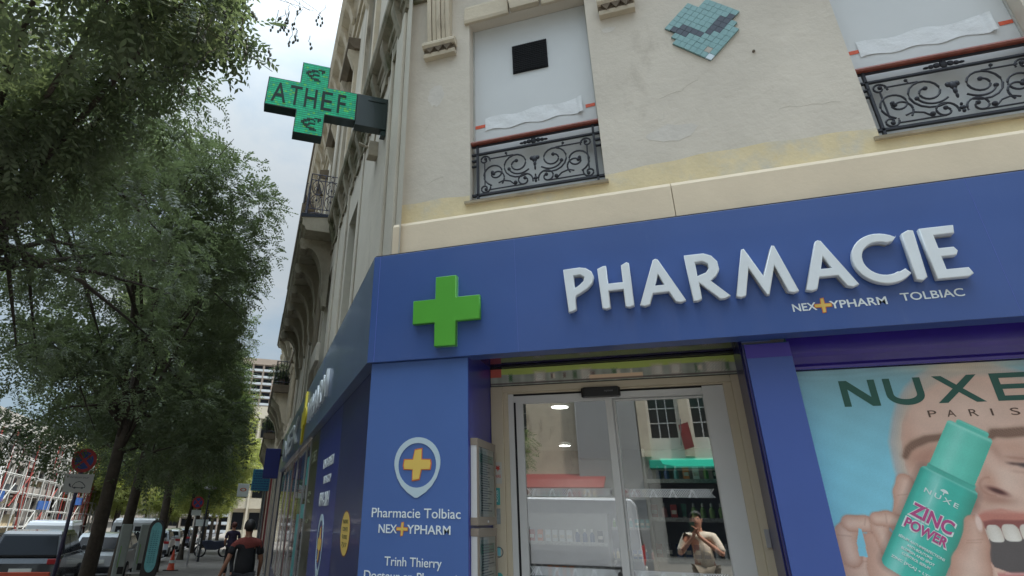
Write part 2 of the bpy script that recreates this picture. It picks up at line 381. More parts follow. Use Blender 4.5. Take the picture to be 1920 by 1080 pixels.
wall_with_holes(F, WX0, 4.2, 3.2, 11.3, wins + [(-1.14, -.178, 7.2, 8.9), (1.425, 2.36, 7.2, 8.9)], .22).build('wall', PLASTER, bld, recalc=False)
# lower wall part behind the shopfront: masonry cheeks so nothing is hollow
for a0, a1 in ((2.6, 4.2),): box('wall', PLASTER, FR(4.3), a0, a1, 0, .3, ZG, 3.2, bld)
# cream moulded band over the fascia, with one joint
prof = [(-.05, 3.18), (.085, 3.18), (.085, 3.53), (.065, 3.56), (-.05, 3.56)]
MB().sweep(F, prof, WX0 - .02, .219).build('string_band', CREAM, bld, bevel=.004)
MB().sweep(F, prof, .2225, 4.2).build('string_band', CREAM, bld, bevel=.004)
rn = random.Random(5)
pts = [(WX0, 3.50)] + [(WX0 + i * .12, 3.735 + .008 * math.sin(i * .9) + rn.uniform(-.006, .006)) for i in range(0, 50)] + [(4.2, 3.50)]
# yellow paint coat on the wall, split round the sills
def strip(a0, a1, f):
    p = [(a0, 3.50), (a1, 3.50)] + [(a1 + (a0 - a1) * i / 24, f(a1 + (a0 - a1) * i / 24)) for i in range(25)]
    MB().prism(F, p, .001, .0045).build('paint_strip', YELLOW, bld)
up = lambda a: 3.745 + .012 * math.sin(a * 3.1) + .006 * math.sin(a * 17) + .03 * max(0, math.sin(a * 1.3))
lo = lambda a: 3.672
strip(WX0 + .001, -1.154, up); strip(-1.154, -.176, lo); strip(-.176, 1.423, up); strip(1.423, 2.362, lo); strip(2.362, 4.2, up)
def window(idx, a0, a1, c0, c1):
    wn = thing('window', None, None, None)
    o = wn; o.parent = bld; o.location = (0, 0, 0); ORG[o.name] = ORG[bld.name]
    del o
    box('panel', WHITEP, F, a0 + .012, a1 - .012, -.125, -.11, c0 + .02, c1 - .002, wn, .002)
    mbf = MB()
    for x0, x1 in ((a0 + .001, a0 + .012), (a1 - .012, a1 - .001)): mbf.box(F, x0, x1, -.13, -.10, c0 + .02, c1 - .002)
    each(mbf, 'frame', mat('aged white frame', srgb(180, 180, 174), .6, .15, 6), wn)
    # rough sill lip
    mb = MB().sweep(F, [(-.21, c0 - .012), (.03, c0 - .012), (.034, c0 + .006), (.01, c0 + .014), (-.21, c0 + .02)], a0 - .035, a1 + .02)
    mb.build('sill', mat('rough sill', srgb(168, 158, 138), .95, .25, 6, .6, 30), wn)
    # crumpled film strip and orange tape
    n = 60; zt = 4.43; mb = MB(); fv = []; rr = random.Random(idx)
    for i in range(n + 1):
        a = a0 + .098 + (a1 - a0 - .205) * i / n
        wav = .012 * math.sin(i * .5) + .006 * math.sin(i * 1.7)
        top = zt + .065 + .012 * math.sin(i * .23 + idx) + .02 * (i / n)
        bot = zt - .055 + .010 * math.sin(i * .31) + (.02 * max(0, i / n - .6))
        for j in range(6):
            f_ = j / 5
            fv.append(F(a, -.1055 + .0012 * math.sin(i * .35 + j * .8) + .0008 * rr.random() + (.014 if i > n - 3 else 0), bot + (top - bot) * f_))
    mb.add(fv, [(i * 6 + j, (i + 1) * 6 + j, (i + 1) * 6 + j + 1, i * 6 + j + 1) for i in range(n) for j in range(5)])
    mb.build('film_strip', FILM, wn, smooth=True)
    # tape height from image pixels on the wall, pushed along sight line to board
    for x0, x1 in ((a0 + .015, a0 + .10), (a1 - .085, a1 - .015)):
        MB().prism(F, [(x0, zt - .02), (x1, zt - .016), (x1, zt + .012), (x0, zt + .01)], -.1095, -.107).build('tape', ORANGE, wn)
    if idx == 0:
        g = MB(); vx0, vx1, vz0, vz1 = -.809, -.518, 4.886, 5.18
        g.box(F, vx0, vx1, -.1095, -.101, vz0, vz1)
        for i in range(14):
            x = vx0 + .02 + (vx1 - vx0 - .04) * i / 13; g.box(F, x - .003, x + .003, -.101, -.095, vz0 + .004, vz1 - .004)
        for i in range(14):
            z = vz0 + .02 + (vz1 - vz0 - .04) * i / 13; g.box(F, vx0 + .004, vx1 - .004, -.0955, -.091, z - .003, z + .003)
        g.build('vent_grille', mat('charcoal grille', srgb(18, 18, 20), .6, spec=.2), wn)
    return wn
for i, h in enumerate(wins): window(i, *h)
for h in ((-1.14, -.178, 7.2, 8.9), (1.425, 2.36, 7.2, 8.9)):
    box('window', CARGL, F, h[0], h[1], -.22, -.2, h[2], h[3], bld)
# wrought iron guards
def spiral(F, b, cx, cz, r0, r1, d0, d1, n=26):
    return [F(cx + (r0 + (r1 - r0) * (i / n) ** .8) * math.cos(math.radians(d0 + (d1 - d0) * i / n)), b, cz + (r0 + (r1 - r0) * (i / n) ** .8) * math.sin(math.radians(d0 + (d1 - d0) * i / n))) for i in range(n + 1)]
def guard(a0, a1):
    g = thing('window_guard', None, None); g.parent = bld; ORG[g.name] = ORG[bld.name]
    m = (a0 + a1) / 2; b = -.05; mb = MB(); R = .0085; hw = (a1 - a0) / 2
    MB().sweep(F, [(-.080, 4.205), (-.020, 4.205), (-.013, 4.218), (-.022, 4.234), (-.078, 4.234), (-.087, 4.218)], a0, a1).build('handrail', WOODRAIL, g, bevel=.003)
    box('strap_rail', IRON, F, a0, a1, b - .006, b + .006, 4.190, 4.204, g)
    flat = lambda x0, x1, z, h=.007: mb.box(F, x0, x1, b - .012, b + .012, z - h, z + h)
    flat(a0, a1, 4.125, .006); flat(a0, a1, 3.765, .008)
    for sgn in (-1, 1):
        X = lambda x: m + sgn * x
        def seg(x0, z0, x1, z1): mb.tube([F(X(x0), b, z0), F(X(x1), b, z1)], R * .85, 6)
        def sp(cx, cz, r0, r1, d0, d1):
            pts = spiral(lambda a, bb, c: F(X(a), bb, c), b, cx, cz, r0, r1, d0, d1); mb.tube(pts, R, 6)
            mb.ball(pts[-1], .018, 8)
        mb.box(F, X(hw - .045) - .008, X(hw - .045) + .008, b - .012, b + .012, 3.70, 4.205)
        seg(hw - .10, 3.84, hw - .10, 4.05)
        seg(.16, 4.07, hw - .13, 4.07); seg(.09, 3.80, hw - .13, 3.80)
        # big central scroll
        sp(.135, 3.985, .125, .028, -125, 330 - 125 + 240)
        sp(.135, 3.985, .108, .07, 215, 330)
        # outer scroll
        sp(.305, 3.935, .105, .022, -75, 390)
        sp(.30, 3.905, .085, .03, 235, 60)
        # lower scrolls and link
        sp(.085, 3.835, .068, .018, 200, -250)
        mb.tube([F(X(x), b, z) for x, z in ((.145, 3.80), (.19, 3.845), (.24, 3.86), (.28, 3.845))], R * .9, 6); mb.ball(F(X(.15), b, 3.825), .02, 8)
        # corner scrolls
        sp(hw - .10, 4.065, .045, .012, 200, -230); sp(hw - .10, 3.815, .045, .012, -200, 230)
        mb.ball(F(X(.215), b, 4.095), .014, 8)
        mb.tube([F(X(.205), b, 4.07), F(X(.215), b, 4.095)], R * .6, 5)
        # wall ties
        flat(min(X(hw), X(hw - .045)), max(X(hw), X(hw - .045)), 4.07, .006)
        flat(min(X(hw), X(hw - .045)), max(X(hw), X(hw - .045)), 4.02, .004)
    mb.build('ironwork', IRON, g, smooth=False)
    # fleurons
    fl = MB()
    for cx, cz, sx, sz in ((0, 4.165, .022, .03), (-.035, 4.163, .02, .018), (.035, 4.163, .02, .018), (-.065, 4.16, .016, .014), (.065, 4.16, .016, .014), (-.09, 4.158, .018, .007), (.09, 4.158, .018, .007),
                           (0, 4.0, .022, .03), (-.022, 4.01, .016, .018), (.022, 4.01, .016, .018), (0, 3.96, .012, .025), (0, 3.925, .008, .02), (0, 3.835, .018, .014), (0, 3.812, .01, .012), (0, 3.86, .007, .012)):
        fl.ball(F(m + cx, b, cz), K, 8, (sx, .012, sz))
    each(fl, 'fleuron', IRON, g, smooth=True)
    return g
guard(-1.149, -.181); guard(1.428, 2.357)
# scrolled consoles and stone surround above the windows
def console(a0, a1):
    c = thing('console', None, None); c.parent = bld; ORG[c.name] = ORG[bld.name]
    m = (a0 + a1) / 2; w_ = a1 - a0
    mb = MB()
    # fluted S body: five ribs following the curve
    for i in range(5):
        x0 = m - w_ * .36 + i * w_ * .72 / 5; x1 = x0 + w_ * .72 / 5 - .006
        p = []
        for k_ in range(15):
            f_ = k_ / 14; z = 5.30 + f_ * 1.0; bb = .05 + .20 * (f_ ** 2.2) + .02 * math.sin(f_ * 6)
            p.append((bb + (.012 if i % 2 == 0 else 0), z))
        prof_ = [(0, 5.30)] + p + [(0, 6.30)]
        mb.sweep(F, prof_, x0, x1)
    mb.build('fluting', STONE, c, bevel=.004)
    MB().sweep(F, [(0, 5.225), (.07, 5.225), (.085, 5.25), (.085, 5.275), (.065, 5.30), (0, 5.30)], a0, a1).build('cap', STONE, c, bevel=.004)
    d = MB().box(F, a0 + .01, a1 - .01, 0, .05, 5.175, 5.225)
    for i in range(3):
        x = a0 + .03 + (w_ - .06) * (i + .5) / 3; r = (w_ - .06) / 6
        d.prism(F, [(x - r, 5.225), (x + r, 5.225), (x, 5.165)], .05, .072)
    d.build('drop_ornament', STONEDK, c)
    MB().sweep(F, [(0, 5.135), (.055, 5.135), (.06, 5.175), (0, 5.175)], a0 + .005, a1 - .005).build('foot', STONE, c, bevel=.003)
    return c
console(-1.555, -1.262); console(-.080, .198); console(1.1, 1.38); console(2.45, 2.73)
mbx = MB()
for a0, a1 in ((-1.19, -.80), (-.52, -.12), (1.37, 1.75), (2.03, 2.41)): mbx.sweep(F, [(0, 5.44), (.028, 5.44), (.034, 5.47), (.02, 5.62), (0, 5.66)], a0, a1)
each(mbx, 'architrave', STONE, bld, bevel=.004)
for x in (-.66, 1.89):
    MB().prism(F, [(x - .12, 5.46), (x + .12, 5.46), (x + .17, 5.8), (x - .17, 5.8)], .001, .05).build('keystone', STONE, bld, bevel=.005)
# --- side wall down the street (a = -distance)
G = LF(LO)
sw = [(-3.35, -2.62, 3.2, 5.15), (-5.95, -5.25, 3.2, 5.3), (-9.0, -8.3, 3.2, 5.3), (-11.8, -11.1, 3.2, 5.3)]
hi = [(-(2.2 + 2.4 * i) - .75, -(2.2 + 2.4 * i), 7.0, 9.1) for i in range(5)]
ce = CX  # shared corner edge
wall_with_holes(G, -14.0, .085, 2.9, 11.3, sw + hi, .22).build('side_wall', PLASTER2, bld, recalc=False)
for h in sw:
    box('side_window', mat('grey shutter', srgb(120, 128, 118), .7, .15, 2), G, h[0], h[1], -.22, -.20, h[2], h[3], bld)
for h in hi:
    wn = box('upper_window', CARGL, G, h[0], h[1], -.22, -.20, h[2], h[3], bld)
    hd = MB().sweep(G, [(0, 9.2), (.10, 9.2), (.22, 9.32), (.22, 9.42), (0, 9.45)], h[0] - .2, h[1] + .2); hd.build('hood', STONEDK, wn)
    fm = MB()
    for x0, x1 in ((h[0] - .15, h[0]), (h[1], h[1] + .15)): fm.box(G, x0, x1, 0, .06, 6.9, 9.2)
    for x0, x1 in ((h[0] - .14, h[0] - .02), (h[1] + .02, h[1] + .14)): fm.sweep(G, [(.06, 8.8), (.09, 8.85), (.2, 9.15), (.2, 9.2), (.06, 9.2)], x0, x1)
    fm.build('frame', STONE, wn)
# pilaster strips
ps = MB()
for t0, t1, p_ in ((.12, .42, .03), (.62, .66, .03), (2.30, 2.36, .02), (3.55, 3.61, .03), (4.55, 4.60, .03), (6.2, 6.26, .03), (7.4, 7.5, .03), (9.3, 9.4, .03)):
    ps.box(G, -t1, -t0, 0, p_, 3.2, 5.84)
each(ps, 'pilaster_strip', PLASTER2, bld, bevel=.01)
dp = MB().tube([G(-6.5, .06, 3.3), G(-6.5, .06, 11.2)], .045 * K, 10); dp.build('downpipe', mat('painted pipe', srgb(168, 160, 144), .6, .1, 4), bld, smooth=True)
box('window_box', mat('pale box', srgb(190, 184, 170), .8, .1, 4), LF(-.10), -6.15, -5.2, 0, .06, 3.70, 3.98, bld, .01)
# first string cornice round the corner, with modillions
cp = [(0, 5.86), (.03, 5.86), (.035, 5.93), (.06, 5.95), (.06, 6.06), (.13, 6.10), (.155, 6.15), (.155, 6.23), (0, 6.27)]
cr = MB().sweep(G, cp, -14, -.08)
mit = lambda b: (LO + b)
cr.sweep(F, cp, WX0 + .02, 4.2); cr.build('cornice', MOSSY, bld)
md = MB()
for i in range(22):
    t = .25 + i * .56
    md.sweep(G, [(.0, 5.72), (.03, 5.70), (.05, 5.76), (.12, 6.0), (.12, 6.09), (0, 6.09)], -t - .10, -t + .02)
    md.box(G, -t - .42, -t - .16, 0, .028, 5.66, 5.83)
each(md, 'modillion', MOSSY, bld, 2)
# top cornice with brackets, mouldings between
tp = [(0, 10.55), (.06, 10.55), (.08, 10.75), (.14, 10.85), (.14, 11.0), (.30, 11.1), (.36, 11.25), (.36, 11.42), (0, 11.5)]
tcn_ = MB().sweep(G, tp, -14, .2); tcn_.sweep(F, tp, WX0 - .1, 4.2); tcn_.build('roof_cornice', STONE, bld)
tb = MB()
for i in range(17):
    t = .3 + i * .8; tb.sweep(G, [(.08, 10.6), (.13, 10.62), (.22, 10.9), (.3, 11.02), (.3, 11.1), (.08, 11.1)], -t - .2, -t)
each(tb, 'roof_bracket', STONE, bld)
bd = MB().sweep(G, [(0, 9.9), (.05, 9.92), (.05, 10.05), (0, 10.08)], -14, .1)
bd.sweep(G, [(0, 6.55), (.04, 6.57), (.04, 6.75), (0, 6.78)], -14, .1); bd.build('moulding', STONE, bld)
MB().add([G(-14, -.3, 11.45), G(.2, -.3, 11.45), G(.2, -4, 13.4), G(-14, -4, 13.4)], [(0, 1, 2, 3)]).build('roof', mat('zinc roof', srgb(120, 126, 134), .5, .1, 2, metal=.5), bld)
# balcony
def balcony(G, b, t0, t1, z0, outp, hgt, cons, m1, m2, grime, plants=False):
    bc = thing('balcony', None, None); bc.parent = b; ORG[bc.name] = ORG[b.name]
    MB().sweep(G, [(0, z0), (outp - .1, z0), (outp - .07, z0 + .07), (outp - .03, z0 + .09), (outp - .03, z0 + .19), (outp, z0 + .22), (outp, z0 + .30), (0, z0 + .31)], -t1, -t0).build('slab', m1, bc, bevel=.01)
    MB().sweep(G, [(.0, z0 + .302), (outp + .008, z0 + .232), (outp + .008, z0 + .31), (0, z0 + .33)], -t1 - .01, -t0 + .01).build('slab_edge', grime, bc)
    cs = MB()
    for t in cons:
        p = [(0, z0 + .002), (outp * .92, z0 + .002), (outp * .94, z0 - .1), (outp * .88, z0 - .2), (outp * .74, z0 - .21), (outp * .68, z0 - .17)]
        p += [(outp * (.68 - .5 * math.sin(math.radians(a))), z0 - .17 - .75 * (1 - math.cos(math.radians(a)))) for a in range(15, 91, 15)]
        p += [(outp * .14, z0 - 1.0), (outp * .10, z0 - 1.18), (0, z0 - 1.2)]
        cs.sweep(G, p, -t - .26, -t)
        cs.sweep(G, [(x * 1.03, z_ + .0) for x, z_ in p[3:-3]] + [(x * .9, z_ + .03) for x, z_ in p[3:-3]][::-1], -t - .29, -t - .255)
        cs.sweep(G, [(x * 1.03, z_ + .0) for x, z_ in p[3:-3]] + [(x * .9, z_ + .03) for x, z_ in p[3:-3]][::-1], -t - .005, -t + .03)
    each(cs, 'console', m2, bc, 3)
    rl = MB(); b0 = outp - .09; zt = z0 + .31 + hgt; zb = z0 + .36
    A = lambda f_, L: f_ * L
    # returns + long front: panels on the near end face and along the front
    def panel(P, L, n):
        for z in (zb, zb + .08, zt - .12, zt): rl.tube([P(0, z), P(L, z)], .012, 5)
        for i in range(n + 1): rl.tube([P(L * i / n, z0 + .31), P(L * i / n, zt)], .013, 5)
        wz = (zt - zb - .2); q = L / n
        for i in range(n):
            c = q * (i + .5); zc = zb + .08 + wz / 2
            ring = lambda cx, cz, rx, rz, k=16: [P(cx + rx * math.cos(2 * math.pi * j / k), cz + rz * math.sin(2 * math.pi * j / k)) for j in range(k + 1)]
            rl.tube(ring(c, zc + wz * .25, q * .40, wz * .25), .010, 5); rl.tube(ring(c, zc - wz * .25, q * .40, wz * .25), .010, 5)
            for sx in (-1, 1):
                for sz in (-1, 1):
                    rl.tube([P(c + sx * q * (.05 + .22 * (1 - j / 10) * abs(math.cos(j * .7)) + .06), zc + sz * wz * (.06 + .32 * j / 10)) for j in range(11)], .009, 5)
            rl.tube(ring(c, zt - .06, q * .14, .045, 10), .008, 5); rl.tube([P(c, zb), P(c, zt - .12)], .008, 5)
            rl.ball(P(c, zc + wz * .2), .03, 6); rl.ball(P(c, zc - wz * .2), .03, 6)
    panel(lambda a, z: G(-t0 - .05, b0 - a, z), b0 - .02, 2)
    panel(lambda a, z: G(-t0 - .05 - a, b0, z), t1 - t0 - .1, max(3, int((t1 - t0) / .38)))
    rl.build('railing', mat('grey violet railing', srgb(78, 76, 92), .6, .2, 8), bc)
    return bc
balcony(G, bld, 5.38, 12.6, 5.93, .60, .82, (5.75, 6.95, 8.15, 9.35, 10.6, 11.8), mat('balcony stone', srgb(170, 162, 144), .9, .2, 3, .3, 20, stain=(srgb(96, 92, 76), 2.4, .55, 1)), mat('console stone', srgb(158, 150, 132), .9, .2, 3, .3, 18, stain=(srgb(92, 88, 72), 2, .58, 1)), mat('black edge', srgb(44, 50, 62), .8, .3, 5))
# roof-level railings etc. not visible.  Wall lamp / cable box under the sign
pb = MB().box(G, -1.42, -1.30, .0, .10, 4.98, 5.16); pb.tube([G(-1.36, .1, 5.1), G(-1.36, .2, 5.14)], .02, 8); pb.tube([G(-1.34, .04, 5.16), G(-1.15, .05, 5.3), G(-1.0, .04, 5.3)], .012, 6)
meta(pb.build('junction_box', mat('beige box', srgb(176, 166, 146), .7, .15, 10), bevel=.006), 'small beige junction box with cable on the side wall under the lit cross', 'junction box')
# mosaic on the front wall (tile layout traced from image pixels)
tile = .0448; E1 = (.7071, -.7071); E2 = (-.7071, -.7071)          # square tiles set at 45 degrees
def mp2(i, j): return (.69 + tile * (E1[0] * i + E2[0] * j), 5.083 + tile * (E1[1] * i + E2[1] * j))
cells = ["..TTTTTT..", "..TTTTTD..", "TTTTTTDDT.", "TTTTTTDDTT", "TTTTTTDDTT", "TTTTTTDTTT", "TTDDDDTTTT", "TDDDTTTTTT", "..TTTTTTBT", "...TTTTTTG"]
ms = thing('mosaic', 'stepped turquoise tile mosaic with a dark band on the plaster between the two windows', 'mosaic', F(.62, 0, 4.75))
mt = {'T': MB(), 'D': MB(), 'G': MB(), 'B': MB()}
tl = MB()
rt = random.Random(3)
for j, row in enumerate(cells):
    for i, ch in enumerate(row):
        if ch == '.': continue
        i -= 2; g_ = .025
        mt[ch].prism(F, [mp2(i + g_, j + g_), mp2(i + 1 - g_, j + g_), mp2(i + 1 - g_, j + 1 - g_), mp2(i + g_, j + 1 - g_)], .004, .016 + rt.random() * .0015)
        tl.prism(F, [mp2(i, j), mp2(i + 1, j), mp2(i + 1, j + 1), mp2(i, j + 1)], .0005, .0045 + .0001 * (i % 3) + .0002 * (j % 3))
mt['T'].build('teal_tiles', mat('teal tile', srgb(126, 164, 164), .3, .10, 14), ms); mt['D'].build('dark_tiles', mat('slate tile', srgb(68, 76, 86), .3, .1, 9), ms)
mt['B'].build('beige_tile', mat('beige tile', srgb(170, 164, 152), .4), ms); mt['G'].build('mirror_tile', mat('shiny tile', srgb(205, 220, 228), .15), ms); tl.build('grout', mat('grout', srgb(120, 138, 136), .9), ms)
rc = random.Random(8); ck = MB()
for (x, z, n_, dx_, dz_) in ((.25, 4.28, 9, .05, .012), (.95, 4.02, 8, .045, -.01), (-.9, 5.75, 5, .05, .01), (-1.55, 4.4, 6, .02, .03), (-1.5, 3.9, 5, .03, .02), (2.6, 4.1, 8, .03, .04)):
    pts_ = []
    for i in range(n_): pts_.append(F(x, .0008, z)); x += dx_ * rc.uniform(.4, 1.5) + rc.uniform(-.012, .012); z += dz_ * rc.uniform(.3, 1.5) + rc.uniform(-.014, .014)
    ck.tube(pts_, .0006, 4)
each(ck, 'crack', mat('crack shadow', srgb(150, 142, 128), .95), bld)
pt = MB()
for (x, z, rx_, rz_) in ((.30, 3.98, .16, .07), (1.18, 5.1, .09, .16), (-1.45, 4.75, .07, .12), (-.02, 5.02, .05, .03), (.85, 5.5, .2, .1)):
    pt.prism(F, [(x + rx_ * rc.uniform(.75, 1.15) * math.cos(k * .35), z + rz_ * rc.uniform(.75, 1.15) * math.sin(k * .35)) for k in range(18)], .0002, .0014)
each(pt, 'render_patch', mat('render patch', srgb(206, 200, 190), .95, .08, 3, .3, 22), bld)
sc_ = MB().tube([F(.9, 0, 4.52), F(.9, .012, 4.52)], .012, 8); sc_.build('wall_plug', STONEDK, bld)

# ================================================================== PHARMACY SHOPFRONT
shop = thing('pharmacy_shopfront', 'royal blue pharmacy shopfront with wide fascia, pilaster and pillar round the glass entrance', 'shopfront', W(CX, CY, ZG))
Q = FR(3.5); SL = LF(0)
XC = -1.828
# fascia with open mitre at the corner: front box and side box
mb = MB().prism(lambda a, b, c: W(a, c, b), [(XC, 3.5), (4.2, 3.5), (4.2, 3.62), (XC + .06, 3.62)], 2.512, 3.275)
fb = mb.build('front_fascia', BLUE, shop, bevel=.003)
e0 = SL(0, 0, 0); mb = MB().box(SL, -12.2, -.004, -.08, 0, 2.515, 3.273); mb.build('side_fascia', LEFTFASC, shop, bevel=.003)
sm = MB()
sm.box(Q, XC + .048, XC + .0505, 0, .0012, 2.514, 3.273)
for x_ in (-.80, 1.66): sm.box(Q, x_, x_ + .0012, 0, .0008, 2.514, 3.273)
for t in (3.1, 6.1, 9.1): sm.box(SL, -t - .004, -t, 0, .0012, 2.517, 3.271)
each(sm, 'seam', mat('seam light', srgb(96, 110, 190), .4), shop)
MB().box(Q, XC + .01, 4.2, -.10, -.002, 3.2755, 3.283).box(SL, -12.2, -.01, -.075, -.002, 3.2745, 3.282).build('top_flashing', mat('dark flashing', srgb(40, 40, 56), .6), shop)
# soffits
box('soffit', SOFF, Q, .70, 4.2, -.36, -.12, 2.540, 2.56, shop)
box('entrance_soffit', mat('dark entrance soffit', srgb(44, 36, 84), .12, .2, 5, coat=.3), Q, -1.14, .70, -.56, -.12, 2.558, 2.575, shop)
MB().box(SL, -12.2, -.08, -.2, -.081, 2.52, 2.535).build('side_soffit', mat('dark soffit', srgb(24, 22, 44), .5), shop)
# pilaster (left) and pillar (right of the door)
MB().prism(lambda a, b, c: W(a, c, b), [(-1.806, 3.53), (-1.134, 3.53), (-1.134, 4.06), (-1.154, 4.06), (-1.154, 3.56), (-1.79, 3.56)], ZG, 2.510).build('pilaster', BLUEMATT, shop, bevel=.003)
MB().box(Q, -1.1338, -1.1325, -.55, -.04, ZG, 2.555).build('reveal_panel', mat('reveal blue', srgb(44, 50, 140), .3, .1, 2, coat=.2), shop)
MB().prism(lambda a, b, c: W(a, c, b), [(.456, 3.64), (.682, 3.64), (.682, 3.82), (.66, 3.82), (.66, 4.06), (.456, 4.06)], ZG, 2.50).build('pillar', mat('pillar blue', srgb(68, 92, 160), .4, .04, 1.5), shop, bevel=.004)
MB().box(Q, .444, .4555, -.16, -.145, ZG, 2.5).box(Q, .438, .4545, -.55, -.20, ZG, 2.56).build('pillar_return', BLUEDARK, shop, bevel=.003)
box('pillar_soffit_shade', mat('painted soffit shade', srgb(68, 56, 150), .4, .05, 3), FR(3.64), .457, .681, .001, .003, 2.42, 2.495, shop)  # purple sheet stands in for the soffit's shade and reflection on the pillar top
MB().box(FR(3.64), 2.16, 2.40, -.2, 0, ZG, 2.50).build('pillar', MATS['pillar blue'], shop, bevel=.004)
MB().box(FR(3.75), 2.41, 4.2, -.06, -.01, ZG, 2.36).build('display_panel', NAVY, shop)
# frame round the poster window
PY = 3.75
fm = MB().sweep(FR(PY), [(-.05, 2.36), (.03, 2.36), (.035, 2.375), (.02, 2.39), (.02, 2.43), (.035, 2.45), (.035, 2.54), (-.05, 2.54)], .683, 4.2)
fm.build('poster_frame', SOFF, shop, bevel=.003)
box('window_sill', SOFF, FR(PY), .683, 4.2, -.05, .03, ZG, .75, shop)
# side cladding panels along the street
P0 = LF(-.08)
def clad(name, m, t0, t1, z0=ZG, z1=2.515, b=0.): return box(name, m, P0, -t1, -t0, -.02, b, z0, z1, shop, .002)
clad('black_panel', NAVY, .0, 1.66); clad('text_panel', mat('navy side panel', srgb(48, 60, 136), .34, .1, 2, coat=.2), 1.665, 3.58)
clad('olive_panel', mat('olive side panel', srgb(66, 68, 50), .35, .2, 3, coat=.3), 3.585, 4.6)
rr = random.Random(2)
strips = [(4.6, 5.0, (34, 96, 100), 2.45), (5.0, 5.3, (52, 36, 40), 2.45), (5.3, 5.9, (110, 150, 160), 2.45), (5.9, 6.3, (30, 44, 60), 2.45), (6.3, 6.9, (86, 60, 60), 2.45), (6.9, 7.4, (36, 50, 110), 2.45), (7.4, 8.0, (140, 130, 120), 2.45), (8.0, 8.2, (120, 40, 44), 2.45), (8.2, 8.9, (170, 164, 152), 2.4), (8.9, 9.2, (60, 44, 92), 2.4), (9.2, 10.1, (150, 140, 130), 2.4), (10.1, 10.4, (90, 36, 40), 2.4), (10.4, 12.0, (128, 122, 112), 2.4)]
for k_, (a, b_, c, zt) in enumerate(strips):
    clad('display_panel', mat('display %d' % k_, srgb(*c), .15, .45, 4, coat=.6, detail=8), a, b_ - .01, .5, zt, -.005 + .004 * (k_ % 3))
clad('plinth', BLUEDARK, 4.6, 12.2, ZG, .495)
tq = MB(); [tq.box(P0, -x1, -x0, .002, .006, z0, z1) for x0, x1, z0, z1 in ((4.65, 4.98, 1.95, 2.3), (5.35, 5.85, .7, 1.6), (4.7, 5.2, 1.55, 1.72))]
each(tq, 'turquoise_poster', mat('turquoise print', srgb(64, 168, 168), .4, .3, 6, stain=(srgb(150, 205, 215), 3, .5, 1)), shop)
mb = MB(); [mb.box(P0, -x - .02, -x, -.01, .012, .5, 2.5) for x in (4.59, 5.29, 6.9, 8.15, 9.2, 10.4)]; each(mb, 'window_mullion', GREYAL, shop)
text('ATESSER', LF(-.075), -4.35, -3.7, 2.17, .13, 'panel_text', mat('faint print', srgb(120, 124, 100), .6), shop, bold=.01)
for z_, s_ in ((1.9, 'SOINS'), (1.82, 'VISAGE'), (1.60, 'BIO')): text(s_, LF(-.075), -4.3, -3.95, z_ - .1, .05, 'panel_text', MATS['faint print'], shop)
text('LUNDI-SAMEDI', LF(-.078), -2.86, -2.02, 2.03, .085, 'panel_text', WHITETX, shop, bold=.01)
text('NON STOP', LF(-.078), -2.70, -2.10, 1.90 - .05 + .03, .07, 'panel_text', WHITETX, shop, bold=.01)
text('09H-20H', LF(-.078), -2.93, -2.12, 1.68, .12, 'panel_text', WHITETX, shop, bold=.02)
# location pin emblem (drawn in unit coordinates: width 1, height 1.13)
PIN = [(.5 + .5 * math.cos(math.radians(a)), .645 + .485 * math.sin(math.radians(a))) for a in range(-22, 203, 9)] + [(.075, .36), (.17, .22), (.30, .10), (.47, 0), (.53, 0), (.70, .10), (.83, .22), (.925, .36)]
HOLE = [(.5 + .41 * math.cos(math.radians(a)), .60 + .42 * math.sin(math.radians(a))) for a in range(0, 360, 10)]
def plus(cx, cy, r, t, sk=.0):
    return [(cx - t + sk, cy - r), (cx + t * .6, cy - r + t * .25), (cx + t, cy - t), (cx + r - t * .2, cy - t), (cx + r, cy + t * .2), (cx + r - t * .2, cy + t * .95), (cx + t, cy + t), (cx + t, cy + r), (cx - t * .6, cy + r - t * .25), (cx - t, cy + t), (cx - r + t * .2, cy + t), (cx - r, cy - t * .2), (cx - r + t * .2, cy - t * .95), (cx - t, cy - t)]
def emblem(Fr, a0, c0, k, tag_):
    e = thing('pin_logo', tag_, 'logo', Fr(a0 + k / 2, 0, c0))
    outline([PIN, HOLE], Fr, a0, c0, k, 'pin', mat('pale pin vinyl', srgb(186, 206, 216), .45), e, .003, .001)
    outline([plus(.5, .61, .315, .105)], Fr, a0, c0, k, 'plus_edge', ORTX, e, .0015, .001)
    outline([plus(.5, .61, .29, .088)], Fr, a0, c0, k, 'plus', YELTX, e, .003, .0015)
    return e
emblem(FR(3.53), -1.604, 1.699, .299, 'pale location pin with yellow plus on the light blue pilaster')
emblem(LF(-.08), -2.80, 1.04, .50, 'pale location pin with yellow plus on the navy side wall below the opening hours')
ov = thing('oval_sticker', 'upright yellow oval sticker with small print on the glossy navy side panel', 'sticker', LF(-.08)(-.93, 0, 1.33))
outline([arc(0, 0, 1, 0, 350, 35, .66)], LF(-.08), -.935, 1.48, .23, 'edge', mat('brown edge', srgb(120, 70, 50), .5), ov, .0015, .0005)
outline([arc(0, 0, .93, 0, 350, 35, .62)], LF(-.08), -.935, 1.48, .23, 'sticker', YELTX, ov, .002, .001)
for i, s_ in enumerate(('PARKING', 'CLIENTS', 'OUVERT', '7J/7')): text(s_, LF(-.08), -1.06, -.81, 1.545 - i * .05, .026, 'print', mat('grey green print', srgb(110, 106, 60), .6), ov, .001, .0035)
